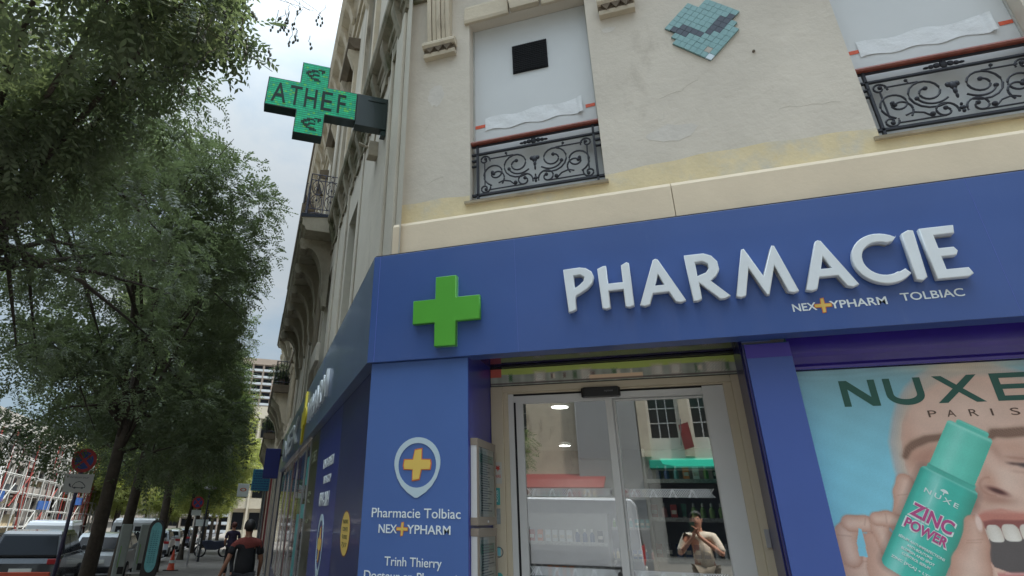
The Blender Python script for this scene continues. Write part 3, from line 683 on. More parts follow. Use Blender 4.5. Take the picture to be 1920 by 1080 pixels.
# pilaster writing
F3 = FR(3.53)
t3 = thing('pilaster_lettering', 'white lettering with pharmacy and owner names on the light blue pilaster', 'lettering', F3(-1.45, 0, 1.3))
text('Pharmacie Tolbiac', F3, -1.737, -1.178, 1.592, .050, 'name_line', WHITETX, t3, .002, .0005, bold=.004)
def nexty(Fr, a0, a1, c0, h, tp_, m, parent, depth=.002, b=.0005, bold=.01):
    w_ = a1 - a0
    text('NEX', Fr, a0, a0 + w_ * .262, c0, h, 'letters', m, parent, depth, b, bold)
    cx = a0 + w_ * .335; r = w_ * .062 if not tp_ else tp_
    outline([plus(0, 0, 1.12, .30)], Fr, cx, c0 + h * .5, r, 'plus_edge', ORTX, parent, depth * .6, b)
    outline([plus(0, 0, 1, .2)], Fr, cx, c0 + h * .5, r, 'plus', YELTX, parent, depth, b)
    text('YPHARM', Fr, a0 + w_ * .405, a1, c0, h, 'letters', m, parent, depth, b, bold)
nexty(F3, -1.686, -1.238, 1.510, .045, .034, WHITETX, t3)
text('Trinh Thierry', F3, -1.637, -1.288, 1.345, .045, 'owner_line', WHITETX, t3, .002, .0005, bold=.004)
text('Docteur en Pharmacie', F3, -1.762, -1.165, 1.272, .044, 'title_line', WHITETX, t3, .002, .0005, bold=.004)
# fascia: green cross, PHARMACIE letters, small line
gc = thing('green_cross', 'flat bright green plastic cross at the left end of the blue fascia', 'cross sign', Q(-1.262, 0, 2.576))
k_ = .0765 * 2
cr_ = lambda x0, x1, y0, y1: [(x0, y1), (x0, y0), (-.075, y0), (-.075, -.236), (.07, -.236), (.07, y0), (x1, y0), (x1, y1), (.073, y1), (.073, .236), (-.072, .236), (-.072, y1)]
outline([cr_(-.229, .232, -.078, .082)], Q, -1.262, 2.811, 1, 'face', GREEN, gc, .03, .012, .004)
outline([cr_(-.225, .228, -.074, .078)], Q, -1.262, 2.811, 1, 'edge_light', mat('pale green edge', srgb(130, 190, 150), .4), gc, .011, .0005)
GL = {
 'P': (.66, [[(0, .99), (.36, 1.0), (.50, .97), (.62, .88), (.66, .76), (.62, .62), (.50, .50), (.36, .42), (.24, .36), (.22, .30), (.22, .06), (.14, .02), (.05, 0)], [(.22, .83), (.37, .83), (.45, .77), (.43, .68), (.34, .60), (.22, .53)]]),
 'H': (.67, [[(.02, .03), (.10, 0), (.19, .03), (.19, .40), (.49, .40), (.49, .02), (.57, 0), (.67, .03), (.67, .97), (.62, 1.0), (.50, .94), (.50, .56), (.19, .56), (.19, .97), (.13, .97), (.0, .92)]]),
 'A': (.90, [[(0, .02), (.10, -.01), (.20, .02), (.29, .25), (.60, .25), (.70, .03), (.79, 0), (.90, .04), (.48, .98), (.43, 1.0), (.38, .98)], [(.35, .41), (.54, .41), (.44, .66)]]),
 'R': (.73, [[(.03, .0), (.12, 0), (.20, .04), (.20, .38), (.53, .0), (.62, 0), (.73, .05), (.42, .40), (.55, .50), (.62, .62), (.61, .80), (.52, .93), (.38, 1.0), (0, 1.0)], [(.19, .83), (.33, .83), (.42, .77), (.43, .67), (.36, .58), (.19, .52)]]),
 'M': (1.10, [[(0, .02), (.09, -.01), (.18, .02), (.33, .58), (.54, 0), (.59, 0), (.79, .58), (.92, .02), (1.01, -.01), (1.10, .02), (.87, .99), (.82, 1.0), (.56, .38), (.32, 1.0), (.27, .99)]]),
 'C': (.87, [arc(.50, .5, .50, 52, 308, 26) + [(.87, .16), (.80, .26), (.70, .21)] + arc(.50, .5, .33, 300, 60, 22) + [(.68, .80), (.76, .82), (.84, .92)]]),
 'I': (.22, [[(0, .03), (.10, 0), (.18, .06), (.22, .98), (.14, 1.0), (.02, .94)]]),
 'E': (.56, [[(0, .0), (.48, 0), (.56, .05), (.52, .17), (.19, .17), (.19, .42), (.42, .42), (.46, .50), (.42, .58), (.19, .58), (.19, .84), (.51, .84), (.54, 1.0), (0, 1.0)]])}
pl = thing('pharmacy_lettering', 'large raised white letters reading PHARMACIE on the blue fascia', 'lettering', Q(.5, 0, 2.72))
for ch, x0, x1 in (('P', -.486, -.305), ('H', -.280, -.092), ('A', -.062, .190), ('R', .218, .421), ('M', .447, .755), ('A', .786, 1.034), ('C', 1.035, 1.272), ('I', 1.282, 1.343), ('E', 1.368, 1.523)):
    w0, polys = GL[ch]; kx = (x1 - x0) / w0 / .282
    outline([[(x * kx, y) for x, y in p] for p in polys], Q, x0, 2.718, .282, 'letter', WHITEL, pl, .03, .012, .004)
    outline([[(x * kx * .96 + .01, y * .96 + .02) for x, y in p] for p in polys], Q, x0, 2.718, .282, 'letter_back', GREYAL, pl, .012, .0)
pn = thing('small_fascia_lettering', 'small white group name with yellow plus and TOLBIAC under the big letters', 'lettering', Q(1.1, 0, 2.62))
nexty(Q, .712, 1.143, 2.624, .041, .038, WHITETX, pn, bold=.015)
text('TOLBIAC', Q, 1.206, 1.472, 2.634, .040, 'letters', WHITETX, pn, .002, .0005, bold=.008)
# side fascia letters
sl = thing('side_fascia_lettering', 'white raised letters with a yellow plus running along the side fascia', 'lettering', SL(-6, 0, 2.7))
text('NEX', SL, -10.6, -6.4, 2.66, .40, 'letters', WHITEL, sl, .03, .002, bold=.02)
outline([plus(0, 0, 1, .32)], SL, -5.25, 2.86, .36, 'plus', mat('bright yellow acrylic', srgb(226, 206, 60), .4), sl, .03, .002)
text('YPHARM', SL, -4.65, -2.35, 2.70, .27, 'letters', WHITEL, sl, .03, .002, bold=.02)

# ================================================================== ENTRANCE
D = FR(4.05)
ent = thing('entrance_door', 'white automatic sliding glass door in a beige casing under the blue fascia', 'door', D(-.35, 0, ZG))
mb = MB()
mb.box(D, -1.130, -1.045, -.06, .02, ZG, 2.418).box(D, .395, .455, -.06, .02, ZG, 2.418).box(D, -1.045, .395, -.06, .02, 2.376, 2.418)
mb.box(D, -1.045, -1.012, -.06, .008, ZG, 2.376).box(D, .345, .395, -.06, .008, ZG, 2.376).box(D, -1.012, .345, -.06, .008, 2.366, 2.376)
each(mb, 'casing', BEIGE, ent, bevel=.005)
mb = MB().box(D, -1.012, -.975, -.06, .0, ZG, 2.366).box(D, -.975, -.962, -.06, -.02, ZG, 2.355).box(D, -.975, .225, -.03, .0, 2.3105, 2.352).box(D, .225, .345, -.06, .002, ZG, 2.362)
mb.build('frame', ALU, ent, bevel=.003)
box('head_slot', RUBBER, D, -.975, .225, -.05, -.012, 2.352, 2.366, ent)
def leaf(a0, a1, z1, bb, stl, str_, nm):
    lf_ = thing('sliding_leaf', nm); lf_.parent = ent; ORG[lf_.name] = ORG[ent.name]
    m = MB().box(D, a0, a0 + stl, bb - .03, bb, ZG + .02, z1).box(D, a1 - str_, a1, bb - .03, bb, ZG + .02, z1).box(D, a0 + stl, a1 - str_, bb - .03, bb, z1 - .012, z1).box(D, a0 + stl, a1 - str_, bb - .03, bb, ZG + .02, ZG + .1)
    each(m, 'rail', ALU, lf_, bevel=.003)
    MB().add([D(a0 + stl, bb - .015, ZG + .1), D(a1 - str_, bb - .015, ZG + .1), D(a1 - str_, bb - .015, z1 - .012), D(a0 + stl, bb - .015, z1 - .012)], [(0, 1, 2, 3)]).build('pane', GLASS, lf_, recalc=False)
    mb = MB()
    st = MB()
    for zc in (1.752, 1.318):     # safety marking bands of small lozenges, with a zigzag
        xa, xb = a0 + stl + .004, a1 - str_ - .004; p_ = .0135; n = int((xb - xa - .05) / p_) + 1
        for i in range(n):
            for sg in (-1, 1):
                x = xa + i * p_; x0_, x1_ = (x, x + .042) if sg > 0 else (x + .042, x); dxx = .0021
                st.add([D(x0_ - dxx, bb - .0125 + .0002 * sg, zc - .024), D(x0_ + dxx, bb - .0125 + .0002 * sg, zc - .024), D(x1_ + dxx, bb - .0125 + .0002 * sg, zc + .024), D(x1_ - dxx, bb - .0125 + .0002 * sg, zc + .024)], [(0, 1, 2, 3)])
        for i in range(int((xb - xa) / .11)):
            for sg in (-1, 1):
                x = xa + .05 + i * .11; st.add([D(x - .003, bb - .0119, zc + .022), D(x + .003, bb - .0119, zc + .022), D(x + .02 * sg + .003, bb - .0119, zc - .026), D(x + .02 * sg - .003, bb - .0119, zc - .026)], [(0, 1, 2, 3)])
    st.build('marking_band', mat('frosted marking', srgb(236, 240, 242), .7), lf_, recalc=False)
leaf(-.960, -.322, 2.312, -.0, .048, .044, None); leaf(-.3215, .232, 2.310, -.034, .014, .010, None)
box('leaf_gap', RUBBER, D, -.9745, -.9605, -.02, -.008, ZG, 2.31, ent)
sn = MB().prism(lambda a, b, c: D(a, c, b), [(-.505, .0), (-.27, .0), (-.262, .02), (-.275, .055), (-.49, .06), (-.512, .03)], 2.318, 2.377); so = sn.build('motion_sensor', BLACK, ent, bevel=.006)
text('optex', D, -.36, -.305, 2.345, .012, 'sensor_mark', mat('grey mark', srgb(120, 120, 124), .6), ent, .001, .061)
# small latch plates
box('lock_plate', GREYAL, D, .412, .437, .02, .028, 1.48, 1.57, ent, .002)
# printed strip over the door (shutter box)
rb = np.random.RandomState(4)
def strip_print(A, Cc):
    t = (Cc - 2.425) / .115; rgb = np.zeros(A.shape + (3,)); base = np.array([104, 108, 98]) / 255.; rgb[:] = base
    nz = np.sin(A * 61) * .5 + np.sin(A * 133 + 2) * .3 + np.sin(A * 29 + Cc * 90) * .3
    rgb += (nz * .05)[..., None]
    g = np.clip((t - .62 - .05 * np.sin(A * 9)) / .05, 0, 1)[..., None]; rgb = rgb * (1 - g) + np.array([124, 138, 62]) / 255. * g
    for i in range(16):
        x = rb.uniform(-1.1, .44); wd = rb.uniform(.008, .02); kind = rb.randint(4)
        col = [(40, 64, 40), (52, 70, 48), (150, 140, 124), (74, 62, 56)][kind]
        q = np.clip(1.6 - np.maximum(abs(A - x) / wd, abs(t - .42) / (.25 if kind < 2 else .18)) * 1.4 + .3 * np.sin(A * 300) * np.sin(Cc * 400), 0, 1)[..., None]
        rgb = rgb * (1 - q) + np.array(col) / 255. * q
    for x, wd in ((-.78, .035), (-.47, .03), (-.02, .03), (.09, .03), (.32, .05)):
        tex = (np.sin(A * 420 + x) * np.sin(Cc * 380 + A * 90) > -.1)[..., None] * 1.
        q = np.clip(1.5 - np.maximum(abs(A - x) / wd, abs(t - .42) / .3), 0, 1)[..., None]
        rgb = rgb * (1 - q) + (np.array([186, 176, 164]) / 255. * tex + np.array([58, 48, 44]) / 255. * (1 - tex)) * q
    q = ((abs(A + .28) < .17) & (abs(t - .2) < .15))[..., None] * 1.; rgb = rgb * (1 - q) + np.array([166, 140, 112]) / 255. * q
    q = (np.maximum(abs(t - .10), 0) < .05)[..., None] * .7; rgb = rgb * (1 - q) + np.array([46, 38, 36]) / 255. * q
    q = ((A < -1.05) & (t > .5))[..., None] * 1.; rgb = rgb * (1 - q) + np.array([136, 56, 46]) / 255. * q
    return np.clip(rgb * 1.45, 0, 1) ** .8
sb = thing('printed_strip', 'green and grey printed strip with little trees on the shutter box over the door', 'printed strip', D(-.35, 0, 2.42))
box('shutter_box', BLACK, D, -1.131, .455, -.06, .012, 2.42, 2.556, sb)
paint_mesh('print', D, -1.128, .452, 2.424, 2.538, 620, 30, strip_print, attr_mat('strip print', .45), sb, .014)
box('shutter_slot', BLACK, D, -1.04, .44, .012, .05, 2.541, 2.554, sb)
# notice boxes on the reveal
R1 = lambda a, b, c: W(-1.1325 + b, 3.57 + a, c)
def notice(z0, z1, lab, seed):
    nb = thing('notice_box', lab, 'notice box', R1(.2, 0, z0))
    MB().box(R1, 0, .40, .001, .040, z0, z1).build('case', ALU, nb, bevel=.006)
    fr = MB()
    fr.box(R1, .0, .40, .0402, .046, z1 - .045, z1).box(R1, .0, .40, .0402, .046, z0, z0 + .045).box(R1, .0, .03, .0402, .046, z0 + .045, z1 - .045).box(R1, .37, .40, .0402, .046, z0 + .045, z1 - .045)
    fr.box(R1, -.002, -.0002, .001, .046, z1 - .04, z1).box(R1, -.002, -.0002, .001, .046, z0, z0 + .04)
    fr.build('door_frame', BRONZE, nb, bevel=.002)
    r_ = random.Random(seed)
    k = 0
    for (x0, x1, y0, y1, c) in ((.05, .35, z0 + .06, z0 + .26, (196, 204, 204)), (.04, .20, z0 + .27, z1 - .06, (170, 190, 190)), (.2, .36, z0 + .28, z1 - .08, (186, 186, 190)), (.05, .34, z1 - .13, z1 - .08, (110, 160, 152))):
        k += 1; box('sheet', mat('notice sheet %d%d' % (seed, k), srgb(*c), .7, .15, 14), R1, x0, x1, .0403, .0405 + .0006 * k, y0, y1, nb)
    ln = MB()
    for i in range(24):
        z = z0 + .075 + i * (z1 - z0 - .15) / 24; x0 = .07 + r_.random() * .02
        ln.box(R1, x0, x0 + .12 + r_.random() * .13, .0436, .0442, z, z + .0055)
    ln.build('print', mat('notice print', srgb(80, 96, 112), .7), nb)
    MB().add([R1(.03, .0456, z0 + .045), R1(.37, .0456, z0 + .045), R1(.37, .0456, z1 - .045), R1(.03, .0456, z1 - .045)], [(0, 1, 2, 3)]).build('pane', glass_mat('notice glass', .08), nb, recalc=False)
    MB().lathe(R1(.2, .046, z0 + .02), [(.008, 0), (.008, .006)], 10, Vector((1, 0, 0))).build('lock', ALU, nb)
notice(1.56, 2.03, 'upper taupe framed notice box with papers on the blue reveal beside the door', 1)
notice(1.06, 1.545, 'lower taupe framed notice box with a typed sheet beside the door', 2)
# stickers on the left casing
sk = thing('casing_stickers', 'column of small stickers and notices on the left beige door casing', 'stickers', D(-1.09, .02, 1.2))
box('notice_sheet', mat('pale notice', srgb(186, 186, 178), .6, .05, 10), D, -1.12, -1.063, .0202, .021, 1.80, 1.93, sk)
outline([[(.5, 0), (.42, .35), (.1, .45), (.3, .6), (.15, .95), (.45, .7), (.6, 1.0), (.62, .7), (.85, .85), (.7, .5), (.95, .4), (.6, .3)]], D, -1.112, 1.87, .045, 'red_emblem', mat('red print', srgb(190, 60, 50), .6), sk, .001, .021)
text('FAIRE', D, -1.114, -1.07, 1.835, .018, 'red_word', MATS['red print'], sk, .001, .021)
box('teal_sticker', mat('teal print', srgb(70, 160, 156), .5, .1, 10), D, -1.113, -1.078, .0203, .0215, 1.675, 1.775, sk, .001)
text('ACCES', lambda a, b, c: D(-1.096 - c, b, a), 1.69, 1.76, -.006, .012, 'sticker_word', WHITETX, sk, .001, .0217)
box('grey_sticker', mat('grey print', srgb(150, 158, 158), .6, .25, 30), D, -1.115, -1.078, .0203, .0213, 1.565, 1.655, sk)
outline([arc(.5, .5, .5, 0, 350, 30), arc(.5, .5, .4, 0, 350, 30)], D, -1.125, 1.38, .06, 'round_logo', mat('dark print', srgb(96, 104, 108), .6), sk, .001, .0205)
box('cyan_sticker', mat('cyan print', srgb(120, 190, 200), .5, .1, 10), D, -1.108, -1.083, .0203, .0213, 1.39, 1.44, sk)
outline([arc(.5, .5, .5, 0, 350, 24)], D, -1.120, 1.25, .05, 'round_sticker', MATS['teal print'], sk, .001, .0205)

# ================================================================== POSTER in the right window
def hexrgb(*c): return np.array(c) / 255.
def poster_fn(A, Z):
    X, Y = A, Z
    def mixc(rgb, col, a): a = np.clip(a, 0, 1)[..., None]; return rgb * (1 - a) + np.asarray(col) * a
    def soft(d, w_=.004): return np.clip(.5 - d / w_, 0, 1)
    def ell(cx, cy, rx, ry, rot=0.):
        c, s_ = math.cos(rot), math.sin(rot); x = (X - cx) * c + (Y - cy) * s_; y = -(X - cx) * s_ + (Y - cy) * c
        return (np.sqrt((x / rx) ** 2 + (y / ry) ** 2) - 1) * min(rx, ry)
    def cap(x0, y0, x1, y1, r0, r1):
        dx, dy = x1 - x0, y1 - y0; t = np.clip(((X - x0) * dx + (Y - y0) * dy) / (dx * dx + dy * dy), 0, 1)
        return np.hypot(X - x0 - t * dx, Y - y0 - t * dy) - (r0 + (r1 - r0) * t)
    def poly(p):
        ins = np.zeros(X.shape, bool); d = np.full(X.shape, 9.)
        for (x0, y0), (x1, y1) in zip(p, p[1:] + p[:1]):
            c = ((y0 > Y) != (y1 > Y)) & (X < (x1 - x0) * (Y - y0) / (y1 - y0 + 1e-12) + x0); ins ^= c
            dx, dy = x1 - x0, y1 - y0; t = np.clip(((X - x0) * dx + (Y - y0) * dy) / (dx * dx + dy * dy), 0, 1)
            d = np.minimum(d, np.hypot(X - x0 - t * dx, Y - y0 - t * dy))
        return np.where(ins, -d, d)
    smin = lambda a, b, k: -k * np.log(np.exp(-a / k) + np.exp(-b / k))
    t = np.clip((2.36 - Y) / .5, 0, 1)
    rgb = mixc(np.ones(X.shape + (3,)) * hexrgb(112, 156, 168), hexrgb(112, 196, 222), t ** .6)
    sk1, sk2, sk3, skl = hexrgb(216, 174, 154), hexrgb(188, 134, 112), hexrgb(146, 92, 76), hexrgb(230, 194, 174)
    gs = lambda cx, cy, rx, ry, rot=0.: np.exp(-(((X - cx) * math.cos(rot) + (Y - cy) * math.sin(rot)) / rx) ** 2 - ((-(X - cx) * math.sin(rot) + (Y - cy) * math.cos(rot)) / ry) ** 2)
    # slicked pale hair, then the face
    headp = [(1.02, 1.2), (1.035, 1.7), (1.03, 1.86), (1.041, 1.982), (1.084, 2.093), (1.125, 2.175), (1.181, 2.246), (1.245, 2.30), (1.315, 2.336), (1.448, 2.36), (1.562, 2.345), (1.70, 2.29), (1.86, 2.14), (1.96, 1.9), (2.0, 1.2)]
    hd = poly(headp); rgb = mixc(rgb, hexrgb(168, 172, 172), soft(hd - .004, .02))
    rgb = mixc(rgb, hexrgb(190, 176, 162), soft(hd + .02, .03)); rgb = mixc(rgb, hexrgb(206, 184, 150), gs(1.45, 2.35, .22, .035) * .8)
    strands = (.5 + .5 * np.sin((X * .55 - Y * .2) * 1400 + 3 * np.sin(Y * 23))) * .05
    rgb = rgb * (1 - (strands * (hd < 0) * (hd > -.07))[..., None])
    skp = [(1.09, 1.2), (1.085, 1.7), (1.075, 1.85), (1.083, 1.93), (1.094, 2.0), (1.118, 2.07), (1.15, 2.125), (1.195, 2.18), (1.25, 2.225), (1.33, 2.27), (1.45, 2.30), (1.6, 2.29), (1.72, 2.24), (1.85, 2.08), (1.92, 1.88), (1.94, 1.2)]
    fc = poly(skp); rgb = mixc(rgb, sk1, soft(fc + .004, .03))
    msk = (fc < 0) * 1.
    for cx, cy, rx, ry, rot, col, am in ((1.12, 1.95, .05, .22, 0, sk2, .55), (1.42, 2.14, .14, .11, 0, skl, .6), (1.20, 1.93, .11, .045, .3, sk2, .8), (1.18, 1.90, .07, .04, .2, sk3, .45), (1.53, 1.95, .10, .035, -.1, sk2, .6), (1.46, 1.93, .02, .05, .3, sk3, .35),
                                             (1.55, 1.89, .07, .03, 0, sk3, .45), (1.48, 1.83, .05, .022, -.35, skl, .5), (1.40, 1.80, .03, .06, .2, sk2, .8), (1.36, 1.75, .035, .06, .1, sk3, .5), (1.47, 1.79, .045, .05, 0, skl, .75), (1.55, 1.78, .05, .07, 0, sk2, .3), (1.62, 1.80, .09, .07, 0, skl, .5),
                                             (1.41, 1.715, .07, .02, -.1, sk3, .6), (1.30, 1.70, .03, .05, .4, sk3, .5), (1.5, 1.70, .06, .02, 0, skl, .3), (1.72, 1.74, .06, .12, -.4, sk2, .5)):
        rgb = mixc(rgb, col, gs(cx, cy, rx, ry, rot) * am * msk)
    # brows as fine hairs
    for pts_, th in (([(1.088, 1.912), (1.112, 1.948), (1.14, 1.968), (1.199, 1.992), (1.268, 2.0), (1.34, 1.985)], .015), ([(1.462, 2.0), (1.479, 2.014), (1.525, 2.012), (1.596, 2.018), (1.7, 2.01), (1.8, 1.95)], .019)):
        d = np.full(X.shape, 9.); n_ = len(pts_) - 1
        for k_, ((xa, ya), (xb, yb)) in enumerate(zip(pts_, pts_[1:])):
            for q in np.linspace(0, 1, 8): d = np.minimum(d, np.hypot((X - xa - (xb - xa) * q), (Y - ya - (yb - ya) * q)) - th * (.55 + .55 * math.sin(math.pi * (k_ + q + .6) / (n_ + 1.2))))
        hair_ = .5 + .5 * np.sin((X * .95 + Y * .3) * 620 + 5 * np.sin(Y * 60)) * np.sin((X * .7 - Y * .9) * 300)
        rgb = mixc(rgb, hexrgb(150, 112, 92), soft(d - .006, .022) * .6); rgb = mixc(rgb, hexrgb(92, 64, 52), soft(d, .012) * (.55 + .4 * hair_))
    # narrowed eye, lashes, lid folds
    lid = 1.874 - .10 * (X - 1.50) + .5 * (X - 1.56) ** 2
    ex = np.clip((X - 1.475) / .03, 0, 1) * np.clip((1.70 - X) / .03, 0, 1)
    rgb = mixc(rgb, hexrgb(84, 60, 56), soft(np.abs(Y - lid) - .006, .010) * ex); rgb = mixc(rgb, hexrgb(60, 50, 52), soft(np.abs(Y - lid + .003) - .009, .012) * np.clip((X - 1.52) / .03, 0, 1) * ex)
    rgb = mixc(rgb, sk3, soft(np.abs(Y - lid - .028) - .003, .014) * ex * .6); rgb = mixc(rgb, sk3, soft(np.abs(Y - lid + .035) - .002, .018) * ex * .45)
    # nose: nostril and wing crease
    rgb = mixc(rgb, sk3, soft(np.abs(ell(1.395, 1.775, .045, .04, 0)) - .002, .014) * (X < 1.40) * .6)
    rgb = mixc(rgb, hexrgb(112, 62, 56), soft(ell(1.412, 1.755, .036, .013, -.42), .016)); rgb = mixc(rgb, hexrgb(62, 34, 34), soft(ell(1.410, 1.756, .028, .008, -.42), .008))
    # open smile
    upl = [(1.24, 1.60), (1.285, 1.645), (1.335, 1.668), (1.399, 1.680), (1.44, 1.668), (1.474, 1.664), (1.53, 1.678), (1.62, 1.67), (1.74, 1.62), (1.74, 1.50), (1.24, 1.50)]
    rgb = mixc(rgb, hexrgb(186, 108, 94), soft(poly(upl) - .0, .014)); rgb = mixc(rgb, hexrgb(204, 138, 120), gs(1.40, 1.668, .09, .010) * .7)
    mouth = poly([(1.25, 1.59), (1.30, 1.622), (1.36, 1.634), (1.43, 1.632), (1.52, 1.636), (1.64, 1.62), (1.72, 1.58), (1.74, 1.42), (1.6, 1.38), (1.40, 1.40), (1.30, 1.44)])
    rgb = mixc(rgb, hexrgb(128, 66, 62), soft(mouth, .008)); rgb = mixc(rgb, hexrgb(74, 68, 68), soft(poly([(1.25, 1.555), (1.74, 1.565), (1.74, 1.40), (1.40, 1.40), (1.25, 1.44)]), .01) * (mouth < 0))
    for cx, wd, z0, z1 in ((1.278, .012, 1.552, 1.59), (1.302, .016, 1.548, 1.60), (1.344, .029, 1.540, 1.612), (1.406, .033, 1.545, 1.616), (1.473, .033, 1.546, 1.617), (1.536, .029, 1.548, 1.614), (1.592, .025, 1.55, 1.608), (1.64, .02, 1.553, 1.60)):
        zc_, hz = (z0 + z1) / 2, (z1 - z0) / 2; n1 = np.abs(X - cx) / wd; n2 = (Y - zc_) / hz
        wz = 1 - .22 * np.clip(n2, 0, 1) ** 2; q = (np.clip(n1 / wz, 0, 9) ** 4 + np.abs(n2) ** 4) ** .25
        tcol = np.stack([226 - 22 * n1 ** 2 - 10 * n2, 218 - 26 * n1 ** 2 - 12 * n2, 206 - 30 * n1 ** 2 - 12 * n2], -1) / 255.
        al = np.clip((1.03 - q) * 14, 0, 1)[..., None]; rgb = rgb * (1 - al) + np.clip(tcol, 0, 1) * al
    lw_ = 1.415 + .05 * (X - 1.42); rgb = mixc(rgb, hexrgb(196, 118, 112), soft(np.abs(Y - lw_ + .012) - .02, .012) * (X > 1.30)); rgb = mixc(rgb, hexrgb(232, 170, 168), soft(np.abs(Y - lw_ - .004) - .002, .006) * (X > 1.33) * .8)
    rgb = mixc(rgb, sk2, gs(1.45, 1.33, .15, .03) * .7 * (Y < 1.39))
    # hand behind the bottle: finger shapes with shaded edges, creases and nails
    def limb(pts_, rads, cr=()):
        nonlocal rgb
        d = np.full(X.shape, 9.)
        for (p0, r0), (p1, r1) in zip(list(zip(pts_, rads))[:-1], list(zip(pts_, rads))[1:]): d = smin(d, cap(p0[0], p0[1], p1[0], p1[1], r0, r1), .006)
        rr_ = sum(rads) / len(rads)
        rgb = mixc(rgb, sk3, soft(d - .002, .014) * .55); rgb = mixc(rgb, sk1, soft(d, .006))
        e = np.clip(1 + d / (rr_ * .9), 0, 1); side_ = gs(0, 0, 9, 9) * 0 + .5 + .5 * np.tanh(((X - pts_[0][0]) * .6 - (Y - pts_[0][1]) * .3) / rr_)
        rgb = mixc(rgb, sk2, e ** 1.3 * (d < 0) * .85); rgb = mixc(rgb, sk3, e ** 3 * (d < 0) * .45 * side_)
        rgb = mixc(rgb, skl, np.clip(-d / rr_ - .55, 0, 1) * 1.2 * (d < 0) * .55)
        for (xa, ya, xb, yb) in cr: rgb = mixc(rgb, sk3, soft(cap(xa, ya, xb, yb, .001, .001), .008) * .5 * (d < -.004))
        return d
    gap = poly([(.806, 1.586), (.797, 1.56), (.783, 1.525), (.777, 1.466), (.812, 1.462), (.816, 1.52), (.818, 1.58)])
    gbg = rgb.copy()
    limb([(.80, 1.10), (.78, 1.30), (.80, 1.46)], [.16, .15, .105], ((.74, 1.44, .84, 1.445),))
    limb([(.93, 1.2), (.90, 1.40), (.89, 1.52)], [.13, .10, .07])
    limb([(.745, 1.46), (.745, 1.56), (.785, 1.605)], [.045, .043, .036], ((.71, 1.555, .765, 1.55),))
    limb([(.775, 1.607), (.84, 1.607), (.90, 1.59)], [.037, .033, .03], ((.835, 1.60, .845, 1.63),))
    limb([(.905, 1.48), (.895, 1.59), (.90, 1.62)], [.03, .033, .034])
    limb([(1.055, 1.796), (1.035, 1.74), (1.02, 1.66), (.99, 1.60)], [.036, .040, .044, .05], ((1.01, 1.735, 1.05, 1.74),))
    limb([(.895, 1.628), (.94, 1.630), (.995, 1.614)], [.030, .032, .030], ((.93, 1.61, .935, 1.65),))
    rgb = np.where((gap < 0)[..., None], hexrgb(112, 196, 222), rgb)
    # bottle
    ax = np.array([.556, .831]); ax /= np.linalg.norm(ax); pr = np.array([ax[1], -ax[0]])
    ox_, oy_ = 1.245, 1.815
    v = (X - ox_) * ax[0] + (Y - oy_) * ax[1]; uu = (X - ox_) * pr[0] + (Y - oy_) * pr[1]
    def rrect(u0, u1, v0, v1, r):
        qx = np.abs(uu - (u0 + u1) / 2) - (u1 - u0) / 2 + r; qy = np.abs(v - (v0 + v1) / 2) - (v1 - v0) / 2 + r
        return np.hypot(np.maximum(qx, 0), np.maximum(qy, 0)) + np.minimum(np.maximum(qx, qy), 0) - r
    bt = rrect(-.115, .115, -.53, .0, .03); rgb = mixc(rgb, hexrgb(70, 56, 54), soft(bt - .012, .03) * .45)
    s_ = uu / .115; bcol = hexrgb(52, 180, 160)[None, None] * np.ones(X.shape + (3,))
    bcol = mixc(bcol, hexrgb(128, 216, 204), np.exp(-((s_ + .42 + .1 * np.sin(v * 9)) / .24) ** 2) * .8); bcol = mixc(bcol, hexrgb(44, 128, 108), np.clip((s_ - .5) / .45, 0, 1) * .85); bcol = mixc(bcol, hexrgb(30, 128, 112), np.clip((-s_ - .78) / .2, 0, 1) * .7)
    bcol = mixc(bcol, hexrgb(196, 240, 234), np.exp(-((s_ + .30) / .035) ** 2) * .45 * (.6 + .4 * np.sin(v * 40))); bcol = mixc(bcol, hexrgb(140, 224, 212), np.exp(-((v + .012) / .006) ** 2) * .6); bcol = mixc(bcol, hexrgb(40, 150, 132), np.clip((v + .05) / .05, 0, 1) * .25)
    rgb = np.where((bt < 0)[..., None], bcol, rgb)
    nk = rrect(-.096, .096, -.01, .022, .01); rgb = mixc(rgb, hexrgb(60, 168, 148), soft(nk, .004))
    cp_ = rrect(-.091, .091, .012, .262, .014); s2 = uu / .092; cc = hexrgb(86, 206, 182)[None, None] * np.ones(X.shape + (3,))
    cc = mixc(cc, hexrgb(126, 222, 204), np.exp(-((s2 + .35) / .3) ** 2) * .6); cc = mixc(cc, hexrgb(58, 168, 144), np.clip((s2 - .35) / .6, 0, 1) * .8); cc = mixc(cc, hexrgb(50, 160, 140), np.clip((-s2 - .8) / .2, 0, 1) * .4)
    cc = mixc(cc, hexrgb(150, 232, 216), np.exp(-((v - .252) / .007) ** 2) * .6)
    rgb = np.where((cp_ < 0)[..., None], cc, rgb)
    tp_ = rrect(-.060, .070, .258, .285, .012); rgb = mixc(rgb, hexrgb(74, 196, 172), soft(tp_, .004)); rgb = mixc(rgb, hexrgb(120, 222, 204), soft(np.abs(v - .279) - .002, .004) * (tp_ < 0) * .7)
    rgb = mixc(rgb, hexrgb(44, 140, 122), soft(np.abs(v - .012) - .002, .004) * (np.abs(uu) < .093) * .8)
    # thumb in front, right side
    limb([(1.276, 1.614), (1.262, 1.54), (1.215, 1.44), (1.17, 1.30), (1.13, 1.15)], [.036, .046, .070, .085, .11], ((1.23, 1.545, 1.29, 1.55), (1.225, 1.535, 1.28, 1.538)))
    rgb = mixc(rgb, hexrgb(232, 198, 184), soft(ell(1.296, 1.618, .012, .034, -.12), .006) * .9)
